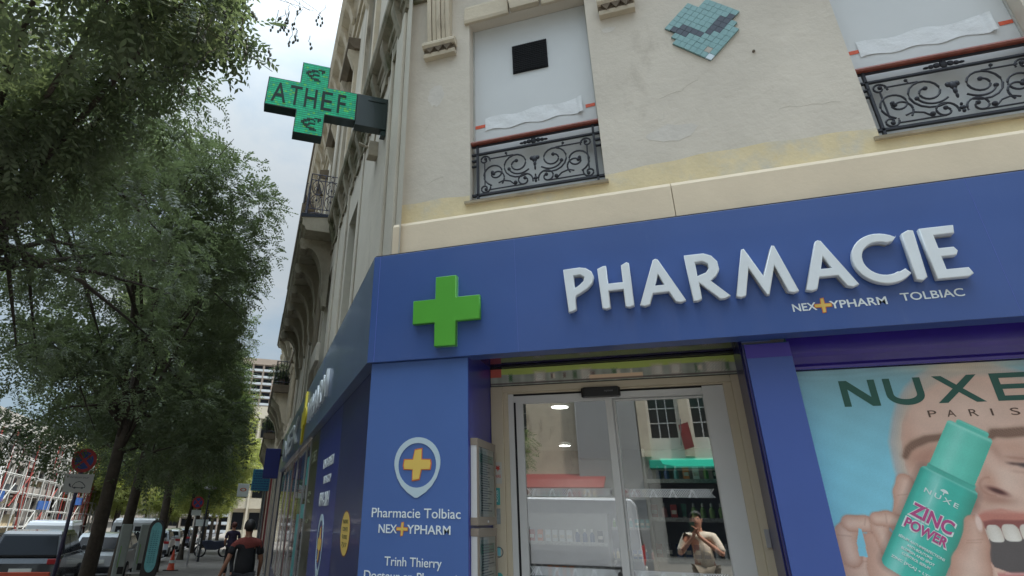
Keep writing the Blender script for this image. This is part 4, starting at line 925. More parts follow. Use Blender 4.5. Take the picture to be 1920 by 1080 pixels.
    gn = np.sin(X * 5231.7 + Y * 9147.3) * 43758.5; gn = gn - np.floor(gn) - .5
    rgb = rgb * (1 + .05 * gn + .02 * np.sin(X * 31 + Y * 17) * np.sin(Y * 41))[..., None]
    # faint paper creases
    rgb = rgb * (1 + .03 * np.sin(Y * 190 + np.sin(X * 9) * 2) * np.exp(-((Y - 2.33) / .03) ** 2))[..., None]
    return np.clip(rgb, 0, 1) ** .76
PP = FR(PY)
po = thing('cosmetics_poster', 'large poster of a laughing face and turquoise serum bottle in the right window', 'poster', PP(1.3, 0, .8))
box('backing', BLACK, PP, .684, 2.15, -.04, -.001, .76, 2.358, po)
paint_mesh('print', PP, .685, 2.14, .765, 2.356, 460, 500, poster_fn, attr_mat('poster print', .35), po, .002)
PG = mat('bottle green ink', srgb(42, 92, 82), .4)
b0 = .0025
outline([[(0, 0), (.24, 0), (.24, .66), (.95, 0), (1.22, 0), (1.22, 1), (.98, 1), (.98, .34), (.27, 1), (0, 1)]], PP, .888, 2.160, .134, 'headline', PG, po, .001, b0)
outline([[(0, 1), (0, .38)] + arc(.62, .38, .62, 180, 360, 14, .40) + [(1.24, 1), (1.0, 1), (1.0, .40)] + arc(.62, .40, .38, 360, 180, 14, .20) + [(.24, 1)]], PP, 1.088, 2.161, .134, 'headline', PG, po, .001, b0)
outline([[(0, 0), (.30, 0), (.74, .38), (1.18, 0), (1.48, 0), (.90, .51), (1.44, 1), (1.14, 1), (.74, .65), (.34, 1), (.04, 1), (.58, .51)]], PP, 1.300, 2.162, .134, 'headline', PG, po, .001, b0)
outline([[(0, 0), (1.3, 0), (1.3, .18), (.25, .18), (.25, .42), (1.22, .42), (1.22, .59), (.25, .59), (.25, .82), (1.3, .82), (1.3, 1), (0, 1)]], PP, 1.545, 2.163, .134, 'headline', PG, po, .001, b0)
for ch, x in zip('PARIS', (1.240, 1.318, 1.410, 1.498, 1.575)):
    text(ch, PP, x, x + (.008 if ch == 'I' else .036), 2.095, .033, 'headline', mat('brown ink', srgb(96, 74, 62), .5), po, .001, b0)
# writing on the printed bottle, turned with it
ca, sa = .838, -.545
def BT(ou, ov_):
    def f(a, b, c):
        x = 1.245 + .831 * (a + ou) + .556 * (c + ov_); z = 1.815 - .556 * (a + ou) + .831 * (c + ov_); return PP(x, b, z)
    return f
WI = mat('white ink', srgb(226, 240, 238), .4); MI = mat('magenta ink', srgb(190, 84, 140), .4)
B_ = BT(0, 0)
text('NUXE', B_, -.070, .066, -.122, .022, 'bottle_word', WI, po, .001, b0, bold=.01, space=1.4)
outline([arc(0, 0, 1, 20, 160, 10) + [(-.3, .2), (-.12, .2), (-.1, -.5), (.1, -.5), (.12, .2), (.3, .2)]], B_, 0, -.085, .018, 'bottle_emblem', WI, po, .001, b0)
text('ZINC', B_, -.094, .086, -.254, .070, 'bottle_title', WI, po, .001, b0, bold=.06)
text('ZINC', B_, -.087, .079, -.249, .061, 'bottle_title', MI, po, .001, b0 + .0012, bold=.03)
text('POWER', B_, -.096, .086, -.318, .052, 'bottle_title', WI, po, .001, b0, bold=.06)
text('POWER', B_, -.090, .080, -.3135, .044, 'bottle_title', MI, po, .001, b0 + .0012, bold=.03)
for i, (s_, hw) in enumerate((('SÉRUM ANTI-IMPERFECTIONS', .092), ('ANTI-BOUTONS', .050), ('BLEMISH AND SPOT', .066), ('CONTROL SERUM', .056), ('ZINC [PCA] + LYCO', .088))):
    text(s_, B_, -hw, hw, -.372 - i * .0225 - (.012 if i == 4 else 0), .0115, 'bottle_print', WI, po, .001, b0, bold=.02)

# ================================================================== SHOP INTERIOR
INW = mat('shop wall', srgb(150, 152, 150), .8, .05, 1); INC = mat('shop ceiling', srgb(170, 172, 172), .8, .05, 1)
I = lambda a, b, c: W(a, b, c)     # a along, b = depth, c height
sh = thing('shop_room', 'dim pharmacy interior with grey walls seen through the glass door', 'shop interior', I(-.4, 7, ZG))
MB().add([I(-2.0, 4.12, ZG + .01), I(1.9, 4.12, ZG + .01), I(1.9, 10.5, ZG + .01), I(-3.2, 10.5, ZG + .01)], [(0, 1, 2, 3)]).build('floor', mat('shop floor', srgb(120, 116, 110), .3, .1, 3), sh, recalc=False)
MB().add([I(-2.0, 4.12, 2.62), I(1.9, 4.12, 2.62), I(1.9, 10.5, 2.62), I(-3.2, 10.5, 2.62)], [(0, 1, 2, 3)]).build('ceiling', INC, sh, recalc=False)
MB().add([I(-2.0, 4.12, ZG), I(-3.2, 10.5, ZG), I(-3.2, 10.5, 2.62), I(-2.0, 4.12, 2.62)], [(0, 1, 2, 3)]).add([I(1.9, 4.12, ZG), I(1.9, 10.5, ZG), I(1.9, 10.5, 2.62), I(1.9, 4.12, 2.62)], [(0, 1, 2, 3)]).add([I(-3.2, 10.5, ZG), I(1.9, 10.5, ZG), I(1.9, 10.5, 2.62), I(-3.2, 10.5, 2.62)], [(0, 1, 2, 3)]).build('wall', INW, sh, recalc=False)
MB().box(I, -.78, -.42, 5.6, 5.75, 2.08, 2.60).build('bulkhead', mat('pale bulkhead', srgb(196, 198, 198), .6, .03, 2), sh, bevel=.01)
LAMP = mat('lamp disc', (1, .97, .92), .5, emit=6.0)
for i, (x, y) in enumerate(((-.98, 6.0), (-1.5, 9.4), (.62, 9.3))):
    lm = thing('ceiling_lamp', 'round ceiling lamp inside the shop, ' + ('top left in the left glass leaf', 'deeper one low in the left glass leaf', 'far back above the right shelf')[i], 'ceiling lamp', I(x, y, 2.6), 'round ceiling lamps in the shop')
    MB().lathe(I(x, y, 2.585), [(.0, 0), (.10, .0), (.105, .012), (.0, .014)], 24).build('diffuser', LAMP, lm, smooth=False)
    al = bpy.data.lights.new('lamp_light', 'AREA'); al.shape = 'DISK'; al.size = .3; al.energy = 7; al.color = (1, .96, .9); lo_ = bpy.data.objects.new('lamp_light', al); COL.objects.link(lo_); lo_.parent = lm; lo_.location = Vector(I(x, y, 2.57)) - Vector(I(x, y, 2.6))
    MB().lathe(I(x, y, 2.59), [(.106, 0), (.125, .0), (.125, .035), (.106, .035), (.106, 0)], 24).build('rim', ALU, lm)
SHELF = mat('shelf metal', srgb(150, 152, 152), .4, .1, 4)
PCOL = [(210, 212, 210), (190, 196, 200), (120, 150, 96), (66, 110, 96), (196, 150, 150), (216, 204, 170), (150, 60, 56), (70, 92, 130), (226, 226, 222), (92, 150, 150), (60, 62, 66), (200, 120, 70)]
KIND = ['white', 'pale grey', 'green', 'dark teal', 'pink', 'cream', 'red', 'navy', 'bright white', 'turquoise', 'black', 'orange']
rp_ = random.Random(11)
protos = {}
def product(kind, ci):
    key = (kind, ci)
    if key in protos: return copy_tree(protos[key])
    m = mat('product %s' % KIND[ci], srgb(*PCOL[ci]), .5, .08, 20)
    lab = KIND[ci] + (' carton' if kind == 0 else ' bottle with a pale cap' if kind == 1 else ' tube standing on its cap') + ' in the rows of products on the shop shelves'
    o = local(thing(('product_carton', 'product_bottle', 'product_tube')[kind], lab, ('carton', 'bottle', 'tube')[kind], None, '%s %ss on the shop shelves' % (KIND[ci], ('carton', 'bottle', 'tube')[kind])))
    if kind == 0:
        MB().box(IDF, -.035, .035, -.025, .025, 0, .15).build('box', m, o, bevel=.002)
        MB().box(IDF, -.028, .028, -.0262, -.0252, .05, .09).build('label', mat('product label', srgb(190, 186, 176), .6, .3, 60), o)
    elif kind == 1:
        MB().lathe((0, 0, 0), [(.028, 0), (.03, .01), (.03, .10), (.012, .125), (.012, .13)], 10).build('bottle', m, o, smooth=False); MB().lathe((0, 0, .13), [(.013, 0), (.014, .035), (.010, .038)], 8).build('cap', ALU, o)
    else:
        MB().lathe((0, 0, 0), [(.02, 0), (.02, .025)], 8).build('cap', ALU, o); MB().add([(-.03, -.004, .16), (.03, -.004, .16), (.03, .004, .16), (-.03, .004, .16), (-.02, -.018, .026), (.02, -.018, .026), (.02, .018, .026), (-.02, .018, .026)], [(0, 1, 2, 3), (4, 5, 6, 7), (0, 1, 5, 4), (1, 2, 6, 5), (2, 3, 7, 6), (3, 0, 4, 7)]).build('tube', m, o)
    protos[key] = o; return o
def unit(x0, x1, y, rows, lab, seed):
    u_ = thing('shelf_unit', lab, 'shelving', I((x0 + x1) / 2, y, ZG))
    each(MB().box(I, x0 - .02, x0, y - .02, y + .3, ZG, rows[-1] + .28).box(I, x1, x1 + .02, y - .02, y + .3, ZG, rows[-1] + .28), 'upright', SHELF, u_)
    box('back', mat('shelf back', srgb(150, 152, 150), .6, .1, 3), I, x0, x1, y + .28, y + .3, ZG, rows[-1] + .28, u_)
    mb = MB()
    for z in rows: mb.box(I, x0, x1, y - .03, y + .28, z - .015, z)
    each(mb, 'shelf', SHELF, u_)
    mb = MB()
    for z in rows: mb.box(I, x0, x1, y - .036, y - .0305, z - .022, z + .012)
    each(mb, 'price_rail', mat('price rail', srgb(170, 172, 170), .5, .4, 40), u_)
    for z in rows:
        if z < .75: continue
        x = x0 + .03
        while x < x1 - .05:
            kind = rp_.choice((0, 0, 0, 1, 1, 2)); ci = rp_.randrange(12); run = rp_.randint(1, 4)
            for q in range(run):
                if x > x1 - .05: break
                o = product(kind, ci); o.location = I(x, y + .03 + rp_.random() * .02, z + .001); o.rotation_euler = (0, 0, rp_.uniform(-.12, .12)); o.scale = (1.0, 1.0, 1.0)
                x += .075
            x += .01
unit(-.26, .75, 6.3, (.62, .98, 1.30, 1.62, 1.94), 'dark shelving unit of mixed products behind the right glass leaf', 1)
unit(-1.95, -.75, 7.0, (.66, 1.04, 1.38), 'low shelving unit of products behind the left glass leaf', 2)
unit(-2.4, -.2, 10.0, (.7, 1.1, 1.5, 1.9), 'back wall shelving far inside the shop', 3)
tqs = thing('turquoise_header', 'long turquoise shelf header glowing over the products in the right glass leaf', 'shelf header', I(.2, 6.2, 2.0))
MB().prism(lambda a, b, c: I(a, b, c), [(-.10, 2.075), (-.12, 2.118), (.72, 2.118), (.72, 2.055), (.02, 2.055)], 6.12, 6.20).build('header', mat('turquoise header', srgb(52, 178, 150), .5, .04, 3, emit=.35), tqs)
ctr = thing('sales_counter', 'low pale sales counter near the left inside the shop', 'counter', I(-1.2, 8.6, ZG))
box('counter_body', mat('counter body', srgb(180, 182, 180), .4, .05, 2), I, -2.0, -.9, 8.5, 8.9, ZG, 1.1, ctr, .01); box('counter_top', ALU, I, -2.04, -.86, 8.46, 8.94, 1.102, 1.135, ctr, .004)

# ================================================================== LED PHARMACY CROSS
M0 = W(CX, CY, 0) + (U * .93 + NN * LO) * K
def X4(a, b, c): return M0 + NN * (a * K) + (-U) * (b * K) + Vector((0, 0, c * K))
lc = thing('pharmacy_cross_sign', 'green LED pharmacy cross reading ATHEF on a dark arm over the pavement', 'cross sign', X4(0, 0, 4.95))
CRS = [(.312, 5.385), (.605, 5.385), (.605, 5.64), (.878, 5.64), (.878, 5.385), (1.172, 5.385), (1.172, 5.055), (.878, 5.055), (.878, 4.80), (.605, 4.80), (.605, 5.055), (.312, 5.055)]
MB().prism(X4, CRS, -.065, .065).build('housing', DKGREEN, lc, bevel=.004)
def led_paint(A, Z):
    rows = (Z - 4.8) / .024; colsn = A / .024
    fr_ = np.abs(rows - np.floor(rows) - .5); fc_ = np.abs(colsn - np.floor(colsn) - .5)
    seed = np.sin(np.floor(rows) * 12.9898 + np.floor(colsn) * 78.233) * 43758.5453; h = seed - np.floor(seed)
    on = np.clip(1.35 - fr_ * 2.0, 0, 1) * (.9 + .1 * (fc_ < .34))
    rgb = np.zeros(A.shape + (3,)); dark = hexrgb(12, 66, 50); lit = np.stack([.12 + .25 * (h > .93), .62 + .12 * h, .50 - .15 * (h > .93)], -1)
    blk = np.sin(np.floor(A / .055) * 5.1 + np.floor(Z / .06) * 3.3) * .5 + .5
    rgb[:] = dark; rgb = rgb * (1 - on[..., None]) + lit * (.9 + .1 * blk)[..., None] * on[..., None]
    return np.clip(rgb, 0, 1)
LEDM = attr_mat('led screen', .7, .14)
for (x0, x1, z0, z1) in ((.322, 1.162, 5.063, 5.377), (.613, .870, 5.3775, 5.632), (.613, .870, 4.808, 5.0625)):
    fl_ = lambda a, b, c: X4(a, .0665 + b, c)
    paint_mesh('led_screen', fl_, x0, x1, z0, z1, int((x1 - x0) / .0045), int((z1 - z0) / .0045), led_paint, LEDM, lc, 0)
XT = lambda a, b, c: X4(-a, .068 + b, c)      # reading direction: left end is furthest out
DK = mat('unlit led', srgb(14, 44, 38), .7)
for ch, x0, x1 in (('A', -1.120, -.985), ('T', -.955, -.845), ('H', -.815, -.700), ('E', -.655, -.550), ('F', -.500, -.420)):
    text(ch, XT, x0, x1, 5.105, .225, 'screen_letter', DK, lc, .002, 0, bold=.008)
for zc, r_ in ((5.505, 0), (4.925, .02)):
    sy_ = MB(); cell = .0165      # curled ornament in lit-off cells
    for row, bits in enumerate(('.......####', '...####..##', '.####..#.#.', '###........', '##..####...', '.####......', '..##.......', '...#####...', '.....####..')):
        for col, ch in enumerate(bits):
            if ch == '#': x_ = -.835 + r_ + col * cell; z_ = zc + .075 - row * cell; sy_.box(XT, x_, x_ + cell * .96, 0, .002, z_ - cell * .96, z_)
    sy_.build('screen_symbol', DK, lc)
MB().box(X4, .0, .311, -.055, .055, 5.02, 5.395).box(X4, .02, .20, .0552, .062, 5.33, 5.36).build('arm_box', mat('deep green box', srgb(24, 44, 42), .35, .1, 4, coat=.3), lc, bevel=.004)
MB().box(X4, -.012, .0, -.10, .10, 4.90, 5.47).box(X4, 0, .05, -.04, .04, 4.96, 5.018).build('wall_plate', DKGREEN, lc, bevel=.003)

# ================================================================== TREES
def leaf_faces(rs, P, A, L, nl, ll, lw, up_bias=.3):
    """pinnate leaves: P (n,3) bases, A (n,3) axis; nl pairs of leaflets"""
    n = len(P); A = A / np.linalg.norm(A, axis=1, keepdims=True)
    side = np.cross(A, np.array([0, 0, 1.]) + rs.normal(0, up_bias, (n, 3))); side /= np.linalg.norm(side, axis=1, keepdims=True) + 1e-9
    out = []
    for k in range(nl):
        f = (k + .6) / nl
        base = P + A * (L[:, None] * f) + np.array([0, 0, -1.]) * (L[:, None] * f * f * .35)
        for sg in (-1, 1):
            d = A * .45 + side * sg * .85 + rs.normal(0, .16, (n, 3)) + np.array([0, 0, -.25]); d /= np.linalg.norm(d, axis=1, keepdims=True)
            nrm = np.cross(d, A * sg); nrm /= np.linalg.norm(nrm, axis=1, keepdims=True) + 1e-9
            w_ = np.cross(d, nrm); s_ = (ll * (1 - .35 * abs(f - .5)) * rs.uniform(.8, 1.2, n))[:, None]
            out.append(np.stack([base, base + d * s_ * .45 + w_ * lw * s_ / ll * .5, base + d * s_, base + d * s_ * .45 - w_ * lw * s_ / ll * .5], 1))
    return np.concatenate(out).reshape(-1, 3)
def quad_mesh(name, V):
    me = bpy.data.meshes.new(name); nq = len(V) // 4
    me.vertices.add(len(V)); me.vertices.foreach_set('co', V.astype(np.float32).ravel())
    me.loops.add(nq * 4); me.loops.foreach_set('vertex_index', np.arange(nq * 4, dtype=np.int32))
    me.polygons.add(nq); me.polygons.foreach_set('loop_start', np.arange(0, nq * 4, 4, dtype=np.int32)); me.update(calc_edges=True)
    return me
def crown(rs, clusters, rad, n, L, nl, ll, lw, flat=.75):
    C_ = np.array(clusters); pick = rs.randint(0, len(C_), n); R_ = np.array(rad)[pick] if hasattr(rad, '__len__') else np.full(n, rad)
    d = rs.normal(0, 1, (n, 3)); d /= np.linalg.norm(d, axis=1, keepdims=True); r = R_ * rs.uniform(.15, 1, n) ** .6
    P = C_[pick] + d * r[:, None] * np.array([1, 1, flat])
    A = d * 1.0 + rs.normal(0, .5, (n, 3)); A[:, 2] -= .15
    return leaf_faces(rs, P, A, L * rs.uniform(.7, 1.25, n), nl, ll, lw)
def make_tree(seed, h0, h1, rx, n, L, nl, ll, lw, leafm, label, loc, group, tr=.19, ncl=46, lean=(0, 0), crad=(.6, 1.0), low=0., lim=1.75):
    rs = np.random.RandomState(seed); t = thing('street_tree', label, 'tree', loc, group); local(t)
    mb = MB(); top = Vector((lean[0], lean[1], h0 + (h1 - h0) * .35))
    tp = [Vector((0, 0, -.3)), Vector((0, 0, 0)), Vector((lean[0] * .3 + .04, lean[1] * .3, h0 * .5)), Vector((lean[0] * .7, lean[1] * .7 + .03, h0)), top]
    mb.tube(tp, lambda i: tr * (1.45, 1.15, .92, .8, .5)[i], 12)
    cl = []
    for i in range(ncl):
        f = rs.uniform(0, 1); ph = rs.uniform(0, 6.283); zz = h0 + low + (h1 - h0 - low) * f; rr_ = rx * math.sqrt(max(.05, 1 - (1.9 * f - .85) ** 2 * .95)) * rs.uniform(.35, 1.0)
        fx, fy = lean[0] + rr_ * math.cos(ph), lean[1] + rr_ * math.sin(ph); dd = fx * NN.x + fy * NN.y
        if dd < -lim: k_ = -lim - dd; fx += NN.x * k_ * 1.3; fy += NN.y * k_ * 1.3
        cl.append((fx, fy, zz)); continue
        cl.append((lean[0] + rr_ * math.cos(ph), lean[1] + rr_ * math.sin(ph), zz))
    for i, c in enumerate(cl[:26]):
        c = Vector(c); s0 = tp[3].lerp(top, rs.uniform(0, 1)); mid = s0.lerp(c, .5) + Vector((0, 0, rs.uniform(-.1, .4)))
        mb.tube([s0, mid, c], lambda j, q=tr * rs.uniform(.22, .42): q * (1, .6, .18)[j], 6)
        for k in range(2):
            e = c + Vector(rs.normal(0, .6, 3).tolist()); mb.tube([c.lerp(mid, .3), e], .018, 4, .006)
    mb.build('trunk', BARK, t, smooth=True)
    V = crown(rs, cl, rs.uniform(crad[0], crad[1], ncl), n, L, nl, ll, lw)
    o = finish(quad_mesh('crown', V), 'crown', leafm, t, recalc=False)
    return t, cl
row = 'pagoda trees in a row along the kerb'
make_tree(21, 2.75, 9.6, 3.5, 9000, .30, 6, .095, .042, LEAF_A, 'pagoda tree with the thick trunk just right of the electric car sign', SG(8.35, 3.39), row, .135, 66, (0, .05), (.45, .95))
make_tree(22, 3.3, 10.5, 3.4, 8500, .33, 5, .11, .05, LEAF_A, 'second pagoda tree, trunk left of the charging point behind the pale cabinets', SG(14.7, 3.95), row, .15, 50, (.1, .1), (.6, 1.0))
t3_, _c = make_tree(23, 3.4, 10.8, 3.5, 8000, .34, 4, .13, .055, LEAF_B, 'third pagoda tree, its trunk directly right of the charging point', SG(22.8, 3.9), row, .17, 52, (-.1, 0), (.6, 1.1))
t4_, _c = make_tree(24, 3.2, 11.0, 3.5, 7000, .36, 4, .15, .055, LEAF_B, 'fourth pagoda tree of the row, dark trunk leaning over the pavement edge', SG(31.8, 3.75), row, .16, 50, (.1, .2), (.6, 1.1))
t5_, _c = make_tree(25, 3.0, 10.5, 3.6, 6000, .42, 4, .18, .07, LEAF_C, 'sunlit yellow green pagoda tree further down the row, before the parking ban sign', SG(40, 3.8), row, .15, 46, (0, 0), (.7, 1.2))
def more(src, t, off, rz, lab, sc=1.):
    c = copy_tree(src); c.location = SG(t, off); c.rotation_euler = (0, 0, rz); c['label'] = lab; c.scale = (sc, sc, sc); return c
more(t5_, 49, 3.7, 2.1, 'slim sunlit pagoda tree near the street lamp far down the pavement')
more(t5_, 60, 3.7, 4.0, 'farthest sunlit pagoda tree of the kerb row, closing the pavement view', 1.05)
# far side of the street and beyond: sunny trees
TOWER_Z = 0
far = 'sunlit trees on the far side of the street'
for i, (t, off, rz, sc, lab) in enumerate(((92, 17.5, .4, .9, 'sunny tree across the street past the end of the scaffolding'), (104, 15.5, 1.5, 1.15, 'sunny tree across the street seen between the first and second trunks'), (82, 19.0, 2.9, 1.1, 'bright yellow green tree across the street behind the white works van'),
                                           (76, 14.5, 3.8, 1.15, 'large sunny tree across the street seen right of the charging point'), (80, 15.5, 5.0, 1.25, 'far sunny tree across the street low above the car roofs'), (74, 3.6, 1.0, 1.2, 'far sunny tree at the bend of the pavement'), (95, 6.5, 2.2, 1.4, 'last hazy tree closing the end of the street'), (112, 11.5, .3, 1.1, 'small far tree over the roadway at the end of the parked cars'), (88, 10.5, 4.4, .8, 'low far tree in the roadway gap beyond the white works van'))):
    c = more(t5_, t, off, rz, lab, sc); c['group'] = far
# nearest tree, trunk left of the picture, boughs overhead
rs = np.random.RandomState(77)
nt_ = thing('street_tree', 'nearest pagoda tree whose leafy boughs and hanging pods fill the upper left corner', 'tree', SG(1.9, 4.15), row); ORG[nt_.name] = Vector(SG(1.9, 4.15))
base = SG(1.9, 4.15); mb = MB(); fork = base + Vector((.15, -.1, 3.6))
mb.tube([base - Vector((0, 0, .2)), base + Vector((0, 0, 1.4)), fork, base + Vector((.2, 0, 6.5))], lambda i: (.24, .2, .17, .1)[i], 12)
cl = []; cr_r = []
def ray_pt(az, el, d): return Vector((math.sin(az) * math.cos(el) * d, math.cos(az) * math.cos(el) * d, H + math.sin(el) * d))
# bough tips in random ranges taken from image pixels: (t, off, z) metres
boughs = []
for i in range(110):
    t = rs.uniform(-3.6, 3.6); off = rs.uniform(1.9, 6.8); z = rs.uniform(3.9, 7.6)
    edge = 1.75 + .25 * max(0, z - 4.4)
    if off < edge: off = edge + rs.uniform(0, .5)
    boughs.append(ST(t, off, z)); cr_r.append(rs.uniform(.38, .7))
for i in range(52): boughs.append(ST(rs.uniform(.3, 6), rs.uniform(2.3, 7.2), rs.uniform(2.9, 6.4))); cr_r.append(rs.uniform(.35, .65))
for t, off, z, r in ((-2.2, 1.55, 4.35, .32), (-1.9, 1.75, 4.5, .35), (-1.6, 1.5, 4.7, .3), (-2.3, 1.9, 4.1, .32), (-1.3, 1.9, 4.5, .36), (-2.6, 2.1, 4.3, .35), (-1.0, 2.3, 4.2, .35), (-.6, 2.5, 4.3, .4), (-.4, 2.9, 4.0, .4), (-1.2, 2.8, 3.9, .36), (-.2, 3.3, 4.0, .42), (.5, 3.3, 4.3, .5), (1.2, 3.1, 4.6, .5)):
    boughs.append(ST(t, off, z)); cr_r.append(r)
for i, c in enumerate(boughs):
    s0 = fork.lerp(base + Vector((.2, 0, 6.3)), rs.uniform(0, .9)) if i < 162 else fork
    mid = s0.lerp(c, .55) + Vector((0, 0, rs.uniform(0, .35)))
    if i % 2 == 0 or i >= 162: mb.tube([s0, mid, c], lambda j: (.05, .028, .008)[j], 6)
for k in range(150):
    c = boughs[rs.randint(len(boughs))]; e = c + Vector((np.clip(rs.normal(0, .18, 3), -.3, .3)).tolist()); mb.tube([c, e], .008, 4, .003)
mb.build('trunk', BARK, nt_, smooth=True)
Cb = np.array([list(b) for b in boughs])
pick = rs.choice(len(Cb), 12500, p=np.array([1.0] * 162 + [1.9] * (len(Cb) - 162)) / (162 + 1.9 * (len(Cb) - 162)))
d = rs.normal(0, 1, (12500, 3)); d /= np.linalg.norm(d, axis=1, keepdims=True)
P = Cb[pick] + d * (np.array(cr_r)[pick] * rs.uniform(.1, 1, 12500) ** .7)[:, None] * np.array([1, 1, .7])
A = d + rs.normal(0, .5, (12500, 3)); A[:, 2] -= .3
V = leaf_faces(rs, P, A, .19 * rs.uniform(.75, 1.3, 12500), 6, .064, .027)
finish(quad_mesh('crown', V), 'crown', LEAF_A, nt_, recalc=False)
# hanging pods at the bough ends
pm = MB(); tw = MB()
def podchain(p0, n, ln):
    p = Vector(p0); pts = [p.copy()]
    for i in range(n):
        p = p + Vector((rs.normal(0, .012), rs.normal(0, .012), -ln / n)); pts.append(p.copy())
        if i >= n // 2: pm.ball(p, .009, 6, (1, 1, 1.7))
    tw.tube(pts, .0022, 4)
for (t, off, z, k) in ((-2.15, 1.32, 4.25, 7), (-2.05, 1.38, 4.45, 5), (-1.75, 1.35, 4.5, 5), (-2.25, 1.42, 4.0, 6), (-1.55, 1.0, 5.05, 6), (-1.5, .92, 5.1, 5), (-1.6, 1.1, 5.0, 5)):
    for q in range(k):
        podchain(ST(t + rs.normal(0, .1), off + rs.normal(0, .09), z + rs.normal(0, .06)), 6, rs.uniform(.10, .22))
    tw.tube([ST(t - .3, off + .5, z + .25), ST(t - .1, off + .2, z + .12), ST(t, off - .12, z + .03)], .004, 4, .002)
tw.tube([ST(-1.0, 1.9, 4.6), ST(-1.6, 1.35, 5.1), ST(-1.52, .85, 5.12)], .006, 4, .002)
tw.tube([ST(-2.2, 1.4, 4.1), ST(-2.15, 1.2, 4.06), ST(-2.1, 1.03, 4.0)], .003, 4, .002)
each(pm, 'pod_cluster', mat('brown pods', srgb(58, 62, 48), .6, .2, 20), nt_, 6); tw.build('pod_twigs', BARK, nt_)

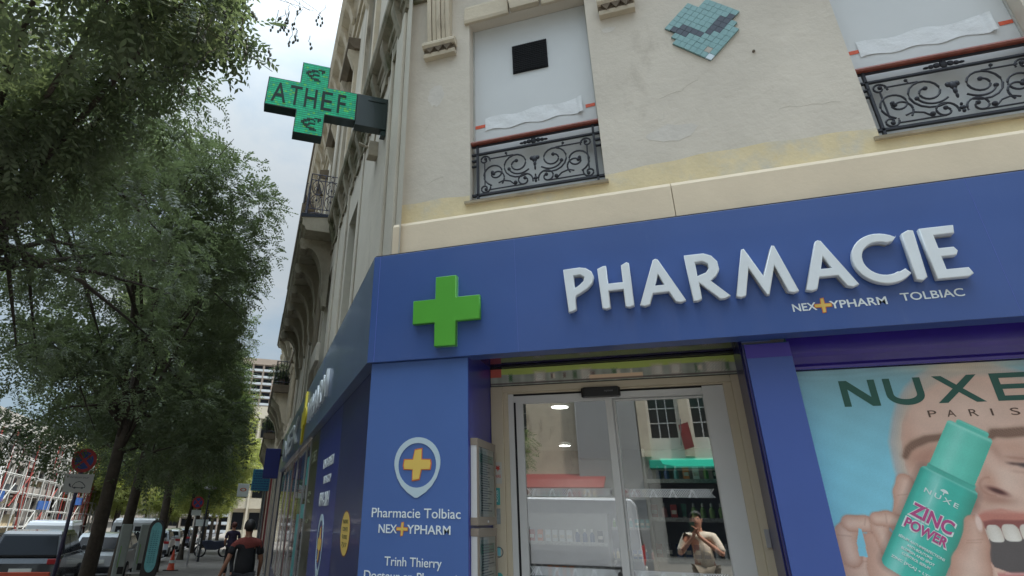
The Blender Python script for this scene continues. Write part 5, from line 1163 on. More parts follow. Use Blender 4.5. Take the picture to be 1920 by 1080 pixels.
# ================================================================== VEHICLES (length along local x, nose +x)
def make_car(name, label, cat, m, L_=4.2, Wd=1.78, Hh=1.5, kind='suv', group=None):
    c = local(thing(name, label, cat, (0, 0, 0), group)); hw = Wd / 2; x0, x1 = -L_ / 2, L_ / 2
    def ring(prof):   # prof: (x, z, halfwidth)
        mb = MB(); n = len(prof)
        return mb.add([(x, -w_, z) for x, z, w_ in prof] + [(x, w_, z) for x, z, w_ in prof], [tuple(range(n)), tuple(range(n, 2 * n))[::-1]] + [(i, n + i, n + (i + 1) % n, (i + 1) % n) for i in range(n)])
    van = kind == 'van'
    if van:
        top = Hh; bodyp = [(x0 + .02, .32, hw * .97), (x0, .55, hw), (x0 + .02, 1.0, hw), (x0 + .07, top - .18, hw * .94), (x0 + .16, top - .03, hw * .86), (x0 + .4, top, hw * .84), (x1 - 1.6, top, hw * .84), (x1 - 1.35, top - .07, hw * .86), (x1 - .75, 1.08, hw * .94), (x1 - .12, .88, hw * .96), (x1, .62, hw * .95), (x1 - .02, .3, hw * .95)]
    else:
        top = Hh; bodyp = [(x0 + .05, .30, hw * .96), (x0, .5, hw * .98), (x0 + .02, .82, hw * .98), (x0 + .10, .98, hw * .95), (x0 + .5, 1.0, hw * .95), (x1 - 1.2, .98, hw * .95), (x1 - .25, .86, hw * .93), (x1 - .03, .66, hw * .92), (x1, .45, hw * .92), (x1 - .05, .28, hw * .92)]
    b = ring(bodyp).build('body', m, c, bevel=.05)
    if not van:
        gp = [(x0 + .08, .97, hw * .93), (x0 + .30, top - .10, hw * .80), (x0 + .42, top - .03, hw * .77), (x0 + 1.0, top, hw * .76), (x0 + 2.0, top - .02, hw * .77), (x0 + 2.25, top - .09, hw * .78), (x1 - 1.15, .97, hw * .90)]
        ring(gp).build('cabin', m, c, bevel=.04)
        MB().add([(x0 + .085 - .02 + .02, -hw * .80, 1.02), (x0 + .085, hw * .80, 1.02), (x0 + .27, hw * .70, top - .14), (x0 + .27, -hw * .70, top - .14), (x0 + .03, -hw * .80, 1.02), (x0 + .03, hw * .80, 1.02), (x0 + .235, hw * .70, top - .14), (x0 + .235, -hw * .70, top - .14)], [(4, 5, 6, 7), (0, 1, 5, 4), (1, 2, 6, 5), (2, 3, 7, 6), (3, 0, 4, 7)]).build('rear_window', CARGL, c)
        MB().add([(x1 - 1.13, -hw * .8, 1.02), (x1 - 1.13, hw * .8, 1.02), (x0 + 2.28, hw * .7, top - .12), (x0 + 2.28, -hw * .7, top - .12), (x1 - 1.11, -hw * .8, 1.0), (x1 - 1.11, hw * .8, 1.0), (x0 + 2.34, hw * .7, top - .11), (x0 + 2.34, -hw * .7, top - .11)], [(4, 5, 6, 7), (0, 1, 5, 4), (1, 2, 6, 5), (2, 3, 7, 6), (3, 0, 4, 7)]).build('windscreen', CARGL, c)
        for s_ in (-1, 1):
            for xa, xb, xc, xd in ((x0 + .42, x0 + 1.15, x0 + 1.15, x0 + .62), (x0 + 1.22, x1 - 1.35, x0 + 2.2, x0 + 1.22)):
                zb_, zt_ = 1.03, top - .12; yb, yt = hw * .925 * s_, hw * .805 * s_
                MB().add([(xa, yb + .012 * s_, zb_), (xb, yb + .012 * s_, zb_), (xc, yt + .012 * s_, zt_), (xd, yt + .012 * s_, zt_), (xa, yb - .05 * s_, zb_), (xb, yb - .05 * s_, zb_), (xc, yt - .05 * s_, zt_), (xd, yt - .05 * s_, zt_)], [(0, 1, 2, 3), (0, 4, 5, 1), (1, 5, 6, 2), (2, 6, 7, 3), (3, 7, 4, 0)]).build('side_window', CARGL, c)
    else:
        for s_ in (-1, 1):
            MB().add([(x1 - 1.9, hw * .95 * s_, 1.05), (x1 - .95, hw * .95 * s_, 1.05), (x1 - 1.30, hw * .88 * s_, top - .2), (x1 - 1.9, hw * .88 * s_, top - .2)] + [(x, y * .9, z) for x, y, z in ((x1 - 1.9, hw * .95 * s_, 1.05), (x1 - .95, hw * .95 * s_, 1.05), (x1 - 1.30, hw * .88 * s_, top - .2), (x1 - 1.9, hw * .88 * s_, top - .2))], [(0, 1, 2, 3), (0, 4, 5, 1), (1, 5, 6, 2), (2, 6, 7, 3), (3, 7, 4, 0)]).build('side_window', CARGL, c)
            box('side_panel_trim', RUBBER, lambda a, bb, cc, s_=s_: Vector((a, s_ * (hw + bb), cc)), x0 + .5, x1 - 1.0, -.03, .012, .62, .70, c)
            box('door_seam', RUBBER, lambda a, bb, cc, s_=s_: Vector((a, s_ * (hw * .985 + bb), cc)), x1 - 2.05, x1 - 2.035, -.03, .018, .4, 1.6, c)
            box('door_handle', BLACK, lambda a, bb, cc, s_=s_: Vector((a, s_ * (hw + bb), cc)), x1 - 2.0, x1 - 1.85, -.03, .03, .98, 1.05, c)
        for s_ in (-1, 1):
            box('rear_window', CARGL, lambda a, bb, cc: Vector((x0 - .002 + (cc - 1.0) * .09 + bb, a, cc)), min(.04 * s_, hw * .78 * s_), max(.04 * s_, hw * .78 * s_), -.012, .03, 1.12, top - .32, c)
    for s_ in (-1, 1):
        lx = box('tail_light', mat('tail light', srgb(160, 30, 34), .3), lambda a, bb, cc: Vector((x0 - .012 + bb, a, cc)), min(hw * .62 * s_, hw * .95 * s_), max(hw * .62 * s_, hw * .95 * s_), 0, .12, (.80 if not van else .75), (.93 if not van else 1.2), c, .02)
        box('headlight', ALU, lambda a, bb, cc: Vector((x1 - .10 + bb, a, cc)), min(hw * .55 * s_, hw * .9 * s_), max(hw * .55 * s_, hw * .9 * s_), 0, .12, .66, .80, c, .02)
        box('mirror', m, lambda a, bb, cc: Vector((a, s_ * bb, cc)), x1 - 1.35, x1 - 1.2, hw * .93, hw + .16, 1.0, 1.14, c, .02)
        for wx in (x0 + .78, x1 - .82):
            wl = MB().lathe((wx, s_ * (hw - .2), .31), [(.30, 0), (.315, .03), (.315, .18), (.30, .205)], 20, Vector((0, s_, 0))).build('wheel', TYRE, c)
            MB().lathe((wx, s_ * (hw - .19), .31), [(.20, .19), (.19, .202), (.05, .204), (.03, .21)], 12, Vector((0, s_, 0))).build('rim', GREYAL, wl)
    box('bumper', BLACK if not van else GREYAL, IDF, x0 - .03, x0 + .1, -hw * .9, hw * .9, .33, .52, c, .03)
    box('number_plate', mat('white plate', srgb(214, 214, 206), .5), IDF, x0 - .037, x0 - .005, -.26, .26, .60 if not van else .56, .71 if not van else .67, c)
    return c
def park(c, t, off, rz=0.): c.location = SG(t, off, -.13); c.rotation_euler = (0, 0, ANG + rz); return c
park(make_car('parked_car', 'dark grey car parked at the kerb, its rear window behind the electric car sign', 'car', mat('charcoal car paint', (.03, .033, .038), .25, .1, 2, coat=.8), 4.3, 1.8, 1.6), 17.2, 6.35, .05)
park(make_car('parked_car', 'silver hatchback with red tail lights parked right of the thick first trunk', 'car', mat('silver car paint', (.5, .52, .54), .3, .05, 2, metal=.5, coat=.8), 4.1, 1.76, 1.5), 21.6, 5.35)
wv = park(make_car('works_van', 'white van with dark rear glass and roof, parked beyond the silver hatchback', 'van', mat('white van paint', (.42, .43, .44), .3, .05, 2, coat=.6), 4.6, 1.85, 2.0, 'van'), 28.5, 5.4)
rwp = lambda a, bb, cc: Vector((-2.3 + (cc - 1.0) * .09 - bb, -a, cc))
text('Fenêtres', rwp, -.6, .5, 1.42, .11, 'rear_lettering', WHITETX, wv, .003, .016)
park(make_car('white_van', 'small white van standing in the road behind the dark car', 'van', mat('clean white paint', (.5, .51, .52), .3, .03, 2, coat=.6), 4.4, 1.8, 1.85, 'van'), 27.5, 8.6, .08)
cr1 = park(make_car('parked_car', 'pale car parked further along the kerb behind the tree trunks', 'car', mat('pale car paint', (.42, .45, .5), .3, .05, 2, coat=.8), 4.1, 1.75, 1.48), 36.5, 5.5)
for i, (t, off, cc, lab) in enumerate(((43, 5.5, (.5, .5, .5), 'light car parked by the fourth trunk'), (51, 5.5, (.05, .06, .1), 'dark blue car far along the kerb'), (59, 5.5, (.6, .6, .6), 'last white car of the parked line'))):
    c = copy_tree(cr1); c['label'] = lab; park(c, t, off)
    pm_ = mat('car paint %d' % i, cc, .3, .05, 2, coat=.8)
    for ch in c.children:
        if ch.name.startswith(('body', 'cabin', 'mirror')): ch.data = ch.data.copy(); ch.data.materials[0] = pm_

# ================================================================== STREET FURNITURE
# electric car sign on a dark post
sp_ = SG(8.5, 3.92); s0 = thing('electric_car_sign', 'white electric car plate under a round parking ban disc on a dark post', 'sign', sp_)
zA = sp_.z
MB().tube([sp_, sp_ + Vector((0, 0, 2.75))], .033, 12).build('post', mat('violet grey post', srgb(62, 58, 84), .5, .1, 8), s0, smooth=True)
# plate faces back up the street towards the corner
vd = (Vector((0, 0, 0)) - Vector((sp_.x, sp_.y, 0))).normalized(); vs = Vector((-vd.y, vd.x, 0))
SP = lambda a, b, c: sp_ + vs * a + vd * (b + .035) + Vector((0, 0, c))
box('plate', mat('plate white', srgb(196, 196, 192), .5, .04, 6), SP, -.235, .235, 0, .006, 2.14, 2.46, s0, .012)
SG2 = mat('sign ink', srgb(52, 56, 66), .5)
text('INTERDIT SAUF', SP, -.15, .15, 2.385, .026, 'plate_writing', SG2, s0, .001, .0065)
carp = [(0, .2), (.05, .08), (.2, .05), (.8, .05), (.98, .1), (1.0, .2), (.95, .3), (.7, .52), (.45, .6), (.2, .5), (.08, .35)]
cari = [(.05, .2), (.09, .12), (.8, .10), (.93, .14), (.95, .2), (.9, .27), (.67, .47), (.45, .55), (.22, .46), (.12, .33)]
outline([carp, cari], SP, -.09, 2.205, .22, 'plate_symbol', SG2, s0, .001, .0065)
outline([arc(.22, .07, .08, 0, 350, 14), arc(.22, .07, .045, 0, 350, 14)], SP, -.09, 2.205, .22, 'plate_symbol', SG2, s0, .001, .0068)
outline([arc(.78, .07, .08, 0, 350, 14), arc(.78, .07, .045, 0, 350, 14)], SP, -.09, 2.205, .22, 'plate_symbol', SG2, s0, .001, .0068)
outline([[(-.12, .12), (-.02, .1), (0, .14), (-.1, .17), (-.13, .3), (-.2, .42), (-.28, .36), (-.24, .22), (-.18, .16)]], SP, -.09, 2.205, .22, 'plate_symbol', SG2, s0, .001, .0065)
def ban_sign(Fr, zc, r, par):
    outline([arc(0, 0, 1, 0, 355, 40)], Fr, 0, zc, r, 'disc', mat('sign red', srgb(168, 48, 50), .5, .08, 10), par, .006, 0)
    outline([arc(0, 0, .74, 0, 355, 40)], Fr, 0, zc, r, 'disc_blue', mat('sign blue', srgb(42, 72, 140), .5, .08, 10), par, .002, .006)
    outline([[(-.62, .48), (-.48, .62), (.62, -.48), (.48, -.62)]], Fr, 0, zc, r, 'slash', MATS['sign red'], par, .001, .0082)
    outline([[(.62, .48), (.48, .62), (-.62, -.48), (-.48, -.62)]], Fr, 0, zc, r, 'slash', MATS['sign red'], par, .001, .0085)
ban_sign(SP, 2.70, .21, s0)
# second ban sign far down
q_ = SG(26, 2.95); s1 = thing('parking_ban_sign', 'round red and blue parking ban sign with small plate far down the kerb', 'sign', q_)
SQ = lambda a, b, c: q_ + Vector((-U.y, U.x, 0)) * a * -1 + (-U) * (b + .03) + Vector((0, 0, c))
MB().tube([q_, q_ + Vector((0, 0, 2.75))], .03, 8).build('post', GREYAL, s1); ban_sign(SQ, 2.5, .25, s1); box('plate', PAPER, SQ, -.2, .2, 0, .006, 1.98, 2.2, s1)
# white plate on a wide trunk-like totem, lamp, charging point, cabinets, cone, barrier
q_ = SG(30.5, 2.9); s2 = thing('notice_post', 'small white notice plate on a grey post beside the far tree trunks', 'sign', q_)
MB().tube([q_, q_ + Vector((0, 0, 2.0))], .03, 8).build('post', GREYAL, s2); SQ2 = lambda a, b, c: q_ + NN * -a + (-U) * (b + .03) + Vector((0, 0, c)); box('plate', PAPER, SQ2, -.3, .3, 0, .02, 1.55, 1.85, s2)
q_ = SG(29.9, 2.75); s3 = thing('street_lamp', 'dark street lamp with flat round head rising among the far trunks', 'lamp', q_)
MB().tube([q_, q_ + Vector((0, 0, 3.2))], .06, 8, .04).build('post', IRON, s3); MB().lathe(q_ + Vector((0, 0, 3.2)), [(.05, 0), (.30, .06), (.32, .12), (.12, .2), (0.02, .22)], 16).build('lamp_head', GREYAL, s3)
q_ = SG(7.4, 2.26); s4 = thing('charging_point', 'black rounded charging point with a turquoise instruction panel', 'charging point', q_)
vd4 = Vector((-q_.x, -q_.y, 0)).normalized(); vs4 = Vector((-vd4.y, vd4.x, 0)); F4 = lambda a, b, c: q_ + vs4 * a * .64 + vd4 * b + Vector((0, 0, c))
hp = [(-.20, 0), (.20, 0), (.20, 1.56)] + arc(.06, 1.56, .14, 0, 90, 6)[1:] + arc(-.06, 1.56, .14, 90, 180, 6) + [(-.20, 1.56)]
MB().prism(F4, hp, -.11, .11).build('body', BLACK, s4, bevel=.015)
pp_ = arc(.0, 1.53, .135, 0, 180, 12) + arc(.0, 1.05, .135, 180, 360, 12)
MB().prism(F4, pp_, .112, .118).build('panel', mat('turquoise panel', srgb(104, 178, 184), .4, .25, 12), s4)
ln = MB(); r_ = random.Random(9)
for i in range(16):
    z = 1.06 + i * .031
    for x in (-.09, -.03, .03): ln.box(F4, x + r_.random() * .01, x + .045, .1185, .1195, z, z + .012)
ln.build('panel_print', mat('panel ink', srgb(50, 120, 130), .5), s4)
for (t, off, lab, wd) in ((14.6, 3.85, 'pale charging cabinet with a green stripe, left of the second trunk', .28), (16.2, 3.6, 'pale charging cabinet between the second trunk and the charging point', .26)):
    q = SG(t, off); s5 = thing('charging_cabinet', lab, 'charging cabinet', q, 'pale charging cabinets by the kerb'); v_ = Vector((-q.x, -q.y, 0)).normalized(); x_ = Vector((-v_.y, v_.x, 0)); F5 = lambda a, b, c: q + x_ * a + v_ * b + Vector((0, 0, c))
    box('cabinet', mat('pale grey cabinet', srgb(150, 158, 154), .5, .08, 4), F5, -wd / 2, wd / 2, -.15, .15, 0, 1.62, s5, .03)
    box('stripe', mat('green stripe', srgb(110, 160, 70), .5), F5, -.05, -.03, .151, .154, .6, 1.1, s5); box('socket', BLACK, F5, -.02, .12, .151, .17, .45, .62, s5, .01); box('foot_rail', ALU, F5, -wd / 2 - .15, wd / 2 + .1, .16, .2, .36, .40, s5)
q = SG(23.5, 3.35); s6 = thing('traffic_cone', 'orange traffic cone standing at the kerb between the trunks', 'cone', q)
MB().lathe(q, [(.17, 0), (.17, .03), (.14, .035), (.025, .72), (.02, .73)], 16).build('cone', mat('cone orange', srgb(206, 78, 48), .6, .1, 10), s6, smooth=True); MB().lathe(q, [(.106, .26), (.088, .36), (.084, .36), (.10, .26)], 16).build('reflective_band', PAPER, s6); box('base', RUBBER, lambda a, b, c: q + Vector((a, b, c)), -.2, .2, -.2, .2, -.0, .028, s6)
q = SG(6.0, 3.95); s7 = thing('works_barrier', 'orange and white plastic works barrier at the lower left edge', 'barrier', q)
F7 = lambda a, b, c: q + (-NN).normalized() * a + U * b + Vector((0, 0, c)); ob = mat('barrier orange', srgb(198, 84, 60), .6, .15, 8)
box('top_board', ob, F7, -1.4, .55, -.03, .03, .78, 1.0, s7, .01); box('lower_board', ob, F7, -1.4, .55, -.03, .03, .42, .56, s7, .01)
for a in (-1.2, -.7, -.2, .35): box('leg', ob, F7, a, a + .06, -.05, .05, 0, .9, s7, .01)
for a in (-1.1, -.6, -.1): box('white_stripe', PAPER, F7, a, a + .22, .0305, .034, .80, .98, s7)
# motorbike
q = SG(35, 2.35); s8 = thing('motorbike', 'dark motorbike parked across the far end of the pavement', 'motorbike', q); F8 = lambda a, b, c: q + NN * a + U * b + Vector((0, 0, c))
for a in (-.62, .66):
    w_ = MB(); w_.tube([F8(a + .29 * math.cos(k * math.pi / 10), 0, .3 + .29 * math.sin(k * math.pi / 10)) for k in range(21)], .045, 8); w_.build('wheel', TYRE, s8, smooth=True); MB().lathe(F8(a, -.05, .3), [(.10, 0), (.1, .1)], 10, U).build('hub', GREYAL, s8)
MB().prism(F8, [(-.6, .5), (-.2, .35), (.35, .35), (.55, .6), (.75, .78), (.2, .85), (.0, .78), (-.5, .82), (-.8, .88), (-.78, .8)], -.13, .13).build('body', mat('bike blue grey', srgb(60, 66, 88), .4, .2, 5), s8, bevel=.04)
MB().tube([F8(.5, 0, .95), F8(.66, 0, .3)], .03, 6).tube([F8(.45, -.32, 1.02), F8(.5, 0, .98), F8(.45, .32, 1.02)], .018, 6).build('fork', IRON, s8)

# projecting shop signs further down the side wall (one beyond the other)
q = CM + U * 12.6 * 1 + NN * .05
def hung(name, label, cat, t, o0, o1, z0, z1, th, m, par_lines=None, rot=0.):
    s_ = thing(name, label, cat, ST(t, o0, z0)); Fh = lambda a, b, c: ST(t, 0, c) + NN * a - U * b
    box('panel', m, Fh, o0, o1, -th / 2, th / 2, z0, z1, s_, .015); box('bracket', IRON, Fh, o0 - .25, o0, -.03, .03, (z0 + z1) / 2 + .2, (z0 + z1) / 2 + .25, s_); return s_, Fh
hung('projecting_sign', 'plain dark blue projecting box sign at the end of the pharmacy fascia', 'sign', 13.9, .10, .52, 2.55, 3.35, .18, mat('deep blue box', srgb(26, 38, 110), .4, .08, 4))
s9, Fh = hung('projecting_sign', 'teal projecting sign covered in small lines of print, farther along the shops', 'sign', 20.5, .12, .78, 2.42, 3.18, .12, mat('teal sign', srgb(40, 112, 132), .5, .12, 8))
ln = MB(); r_ = random.Random(4)
for i in range(8):
    x = .16
    while x < .70:
        w_ = .03 + r_.random() * .06; ln.box(Fh, x, min(x + w_, .74), .061, .064, 2.47 + i * .088, 2.47 + i * .088 + .045); x += w_ + .02
ln.build('print', mat('navy print', srgb(26, 60, 110), .5), s9)
s10, Fh = hung('projecting_sign', 'small white projecting sign with an orange eye mark left of the teal sign', 'sign', 23, .85, 1.3, 2.25, 2.75, .1, PAPER)
outline([arc(0, 0, 1, 0, 350, 20, .5), arc(0, 0, .6, 0, 350, 20, .3)], lambda a, b, c: Fh(-a, b, c), -1.07, 2.52, .13, 'eye_mark', mat('orange mark', srgb(190, 80, 50), .5), s10, .002, .051)
# neighbouring shops and buildings down the street
nb = [(15.8, 27.5, 'NEXT', 'old stone apartment building next to the pharmacy with planted balcony', 12.6), (27.5, 46, '', 'second stone apartment building down the street behind the hanging signs', 12.0)]
ST1 = mat('neighbour stone', srgb(186, 174, 154), .9, .2, 1.2, .2, 12, stain=(srgb(120, 110, 94), 1.2, .55, .3)); ST2 = mat('neighbour stone pale', srgb(200, 192, 176), .9, .15, 1.2)
for bi, (ta, tb_, _n, lab, hh) in enumerate(nb):
    b = thing('apartment_building', lab, 'building', ST(ta, 0, -.5)); Gf = lambda a, bb, c: ST(-a, -.2 + bb, c)
    m = (ST1, ST2)[bi]; nfl = 4; holes = []
    x = ta + .8
    while x < tb_ - 1.6:
        for f in range(nfl): holes.append((-(x + 1.05), -x, 4.6 + f * 3.1, 6.6 + f * 3.1))
        x += 2.2
    z1 = hh + 4
    wall_with_holes(Gf, -tb_, -ta, 3.6, z1, holes, .25).build('wall', m, b, recalc=False)
    MB().add([Gf(-ta, 0, -1), Gf(-ta, -6, -1), Gf(-ta, -6, z1), Gf(-ta, 0, z1)], [(0, 1, 2, 3)]).build('gable', m, b, recalc=False)
    wm = MB(); [wm.box(Gf, h[0], h[1], -.25, -.22, h[2], h[3]) for h in holes[:0]]
    for h in holes:
        wi = box('window', CARGL, Gf, h[0], h[1], -.25, -.22, h[2], h[3], b)
    fr_ = MB()
    for h in holes: fr_.box(Gf, h[0] - .12, h[0], 0, .06, h[2], h[3] + .15).box(Gf, h[1], h[1] + .12, 0, .06, h[2], h[3] + .15).sweep(Gf, [(0, h[3] + .15), (.08, h[3] + .15), (.16, h[3] + .3), (0, h[3] + .33)], h[0] - .2, h[1] + .2)
    each(fr_, 'window_surround', STONE, b, 3)
    cq = MB().sweep(Gf, [(0, z1 - .5), (.1, z1 - .45), (.45, z1 - .1), (.45, z1), (0, z1 + .1)], -tb_, -ta).sweep(Gf, [(0, 7.2), (.15, 7.25), (.15, 7.45), (0, 7.5)], -tb_, -ta).sweep(Gf, [(0, 3.5), (.2, 3.5), (.25, 3.8), (0, 3.95)], -tb_, -ta); each(cq, 'cornice', STONEDK, b)
    # shopfront strip
    r_ = random.Random(bi + 40); x = ta
    cols = [(150, 140, 128), (96, 40, 44), (120, 116, 110), (60, 64, 74), (168, 160, 148), (40, 48, 70)]
    while x < tb_ - .2:
        w_ = r_.uniform(.35, 1.3); ci = r_.randrange(6); box('shopfront_panel', mat('shopfront %d' % ci, srgb(*cols[ci]), .4, .25, 3), Gf, -min(x + w_, tb_), -x, -.02, r_.uniform(.0, .1), -1, 3.5, b); x += w_ + .02
G2 = lambda a, bb, c: ST(a, -.2 + bb, c)
bA = [o for o in COL.objects if o.name.startswith('apartment_building')]
def bal2(b, ta, tb_, z0, outp, hgt=.95):
    bc = thing('balcony', None, None); bc.parent = b; ORG[bc.name] = ORG[b.name]
    G3 = lambda a, bb, c: ST(-a, -.2 + bb, c)
    MB().sweep(G3, [(0, z0), (outp - .1, z0), (outp, z0 + .15), (outp, z0 + .3), (0, z0 + .3)], -tb_, -ta).build('slab', STONEDK, bc)
    cs = MB(); t = ta + .2
    while t < tb_: cs.sweep(G3, [(0, z0 - .002)] + [(outp * .9 - .0, z0 - .002), (outp * .9, z0 - .2), (outp * .62, z0 - .42), (outp * .5, z0 - .5), (outp * .32, z0 - .85), (outp * .2, z0 - 1.15), (0, z0 - 1.25)], -t - .3, -t); t += 1.8
    each(cs, 'console', STONE, bc)
    rl = MB(); n = int((tb_ - ta) / .13)
    for z in (z0 + .4, z0 + .3 + hgt): rl.tube([G3(-ta, outp - .08, z), G3(-tb_, outp - .08, z)], .02, 4).tube([G3(-ta, 0, z), G3(-ta, outp - .08, z)], .02, 4)
    for i in range(n): rl.tube([G3(-ta - i * .13, outp - .08, z0 + .3), G3(-ta - i * .13, outp - .08, z0 + .3 + hgt)], .012, 4)
    for i in range(6): rl.tube([G3(-ta, outp * i / 6, z0 + .3), G3(-ta, outp * i / 6, z0 + .3 + hgt)], .012, 4)
    rl.build('railing', IRON, bc)
bal2(bA[0], 20.6, 27.3, 6.15, .72); bal2(bA[0], 22, 27.3, 9.6, .7); bal2(bA[1], 31, 45, 5.4, .7); bal2(bA[0], 17, 27.3, 12.8, .6)
# balcony plants
rs = np.random.RandomState(31)
for (t, z, lab) in ((20.9, 6.9, 'leafy green potted plants crowding the corner of the neighbouring balcony'), (31.6, 6.2, 'dark green balcony plant hanging over the second building')):
    p = thing('balcony_plants', lab, 'plants', ST(t, .3, z)); ORG[p.name] = Vector(ST(t, .3, z))
    C_ = [ST(t + rs.uniform(-.1, .5), .1 + rs.uniform(-.1, .38), z + rs.uniform(-.25, .35)) for i in range(14)]
    V = crown(rs, [list(c) for c in C_], .24, 900, .14, 3, .07, .03); finish(quad_mesh('leaves', V), 'leaves', LEAF_A, p, recalc=False)
    box('planter', mat('planter', srgb(90, 70, 60), .8, .2, 6), lambda a, b, c: ST(t + a, b, c), -.1, .6, .05, .3, z - .45, z - .2, p)
# tower block, pale buildings closing the view, across-street block with scaffold
def slab_block(name, label, Fr, wd, hh, nb_, nf, m, balc, dep=14, sub=2):
    b = thing(name, label, 'building', Fr(0, 0, 0)); mb = MB().box(Fr, 0, wd, -dep, 0, -4, hh); mb.build('wall', m, b)
    win = MB(); bl = MB(); pr = MB(); fh = hh / nf; bw = wd / nb_
    for i in range(nb_):
        pr.box(Fr, i * bw - .12, i * bw + .12, .0, .55, 0, hh)
        for j in range(nf):
            win.box(Fr, i * bw + .3, (i + 1) * bw - .3, .01, .05, j * fh + .35 * fh, j * fh + .88 * fh)
            bl.box(Fr, i * bw + .14, (i + 1) * bw - .14, .05, .5, j * fh, j * fh + .33 * fh)
    pq = 1 if nb_ * nf <= 100 else nf; each(win, 'window_bay', CARGL, b, pq); each(bl, 'balcony_front', balc, b, pq); each(pr, 'pier', m, b); MB().box(Fr, -.3, wd + .3, -dep - .3, .6, hh + .01, hh + 1.4).build('parapet', m, b)
    return b
FT = lambda a, b, c: ST(145, -9.0, zg(145)) + NN * (18.0 - a) * 1.0 + (-U) * b + Vector((0, 0, c))
slab_block('tower_block', 'tall pale tower block with a grid of balconies rising at the end of the street', FT, 22, 36.3, 9, 23, mat('tower concrete', srgb(170, 154, 140), .9, .08, .3), mat('tower balcony', srgb(200, 204, 206), .7, .1, .6))
FT2 = lambda a, b, c: ST(72, 2.6, zg(72)) + NN * (-a) + (-U) * b + Vector((0, 0, c))
slab_block('corner_block', 'cream apartment block closing the pavement view above the walkers', FT2, 9, 13, 5, 4, mat('cream stone', srgb(208, 198, 178), .9, .1, .5), mat('cream balcony', srgb(196, 186, 166), .9, .1, 1))
SB = lambda a, b, c: ST(a, 22 - b, c)
sbld = slab_block('office_block', 'pale building across the street behind the scaffolding', lambda a, b, c: ST(30 + a, 22.5 - b, c), 130, 8.0, 36, 3, mat('pale render', srgb(160, 156, 150), .9, .15, .3), mat('mixed balcony', srgb(160, 154, 148), .8, .4, .5, stain=(srgb(120, 80, 66), .25, .56, 1)))
FE = lambda a, b, c: ST(170, 3, -2.6) + NN * a + (-U) * b + Vector((0, 0, c))
slab_block('far_terrace', 'low pale terrace closing the roadway behind the parked cars', FE, 40, 12.5, 12, 4, mat('far terrace stone', srgb(176, 168, 156), .9, .15, .3), mat('far terrace parapet', srgb(160, 154, 146), .9, .1, .4))
sc = thing('scaffolding', 'tall white and red scaffolding with blue hoarding across the street', 'scaffolding', ST(50, 19, 0))
mb = MB(); mr = MB()
for i in range(30):
    t = 32 + i * 1.9
    for o_ in (18.2, 19.3): (mb if i % 3 else mr).tube([ST(t, o_, -.5), ST(t, o_, 7.2)], .06, 5)
for z in (1.2, 2.4, 3.6, 4.8, 6.0, 7.0): mb.tube([ST(32, 18.2, z - .5), ST(87, 18.2, z - 1.3)], .05, 5).box(lambda a, b, c: ST(a, b, c - .5 - (a - 32) * .015), 32, 87, 18.3, 19.2, z - .08, z - .03)
for i in range(14): (mr if i % 2 else mb).tube([ST(32 + i * 3.9, 18.15, -.6 + (i % 3) * 1.2), ST(36 + i * 3.9, 18.15, 2.2 + (i % 3) * 1.2)], .04, 5)
rsc = random.Random(12); nets = MB()
for i in range(26):
    t = rsc.uniform(33, 84); z = rsc.uniform(-.2, 5.2); w_ = rsc.uniform(.8, 3.5); h_ = rsc.uniform(.3, 1.3)
    nets.box(lambda a, b, c: ST(a, b, c), t, t + w_, 18.6 + (i % 5) * .05, 18.62 + (i % 5) * .05, z, z + h_)
for k_, q in enumerate(each(nets, 'sheet', PAPER, sc)): q.data.materials[0] = mat('site sheet %d' % (k_ % 6), srgb(*((150, 130, 104), (206, 206, 200), (116, 120, 126), (70, 100, 150), (150, 84, 66), (186, 170, 140))[k_ % 6]), .8, .4, 1.2)
for i in range(24):
    t = rsc.uniform(33, 84); (mr if i % 3 == 0 else mb).tube([ST(t, 17.9, -.6), ST(t + rsc.uniform(-2.5, 2.5), 18.0, rsc.uniform(2, 6.5))], .035, 4)
mb.build('tubes', mat('white tube', srgb(176, 176, 172), .5, .1, 2), sc); mr.build('red_tubes', mat('red tube', srgb(140, 60, 54), .6, .2, 2), sc)
hd = MB(); [hd.box(lambda a, b, c: ST(a, b, c), 34 + i * 12.2, 37.5 + i * 12.2, 18.05, 18.12, 1.6 + (i % 2) * .5, 2.3 + (i % 2) * .5) for i in range(4)]
each(hd, 'hoarding', mat('blue hoarding', srgb(46, 86, 150), .6, .4, 1.5, stain=(srgb(190, 90, 60), 1.2, .58, 1)), sc)
lad = thing('ladder', 'long white ladder leaning among the scaffolding tubes', 'ladder', ST(46, 17.9, -.9)); lm_ = MB()
for s_ in (0, .5): lm_.tube([ST(46 + s_, 17.2, -.9), ST(46.8 + s_, 18.0, 6.0)], .05, 5)
for i in range(16): f = i / 16; lm_.tube([ST(46 + .8 * f, 17.2 + .8 * f, -.9 + 6.9 * f), ST(46.5 + .8 * f, 17.2 + .8 * f, -.9 + 6.9 * f)], .035, 4)
lm_.build('ladder_frame', ALU, lad)

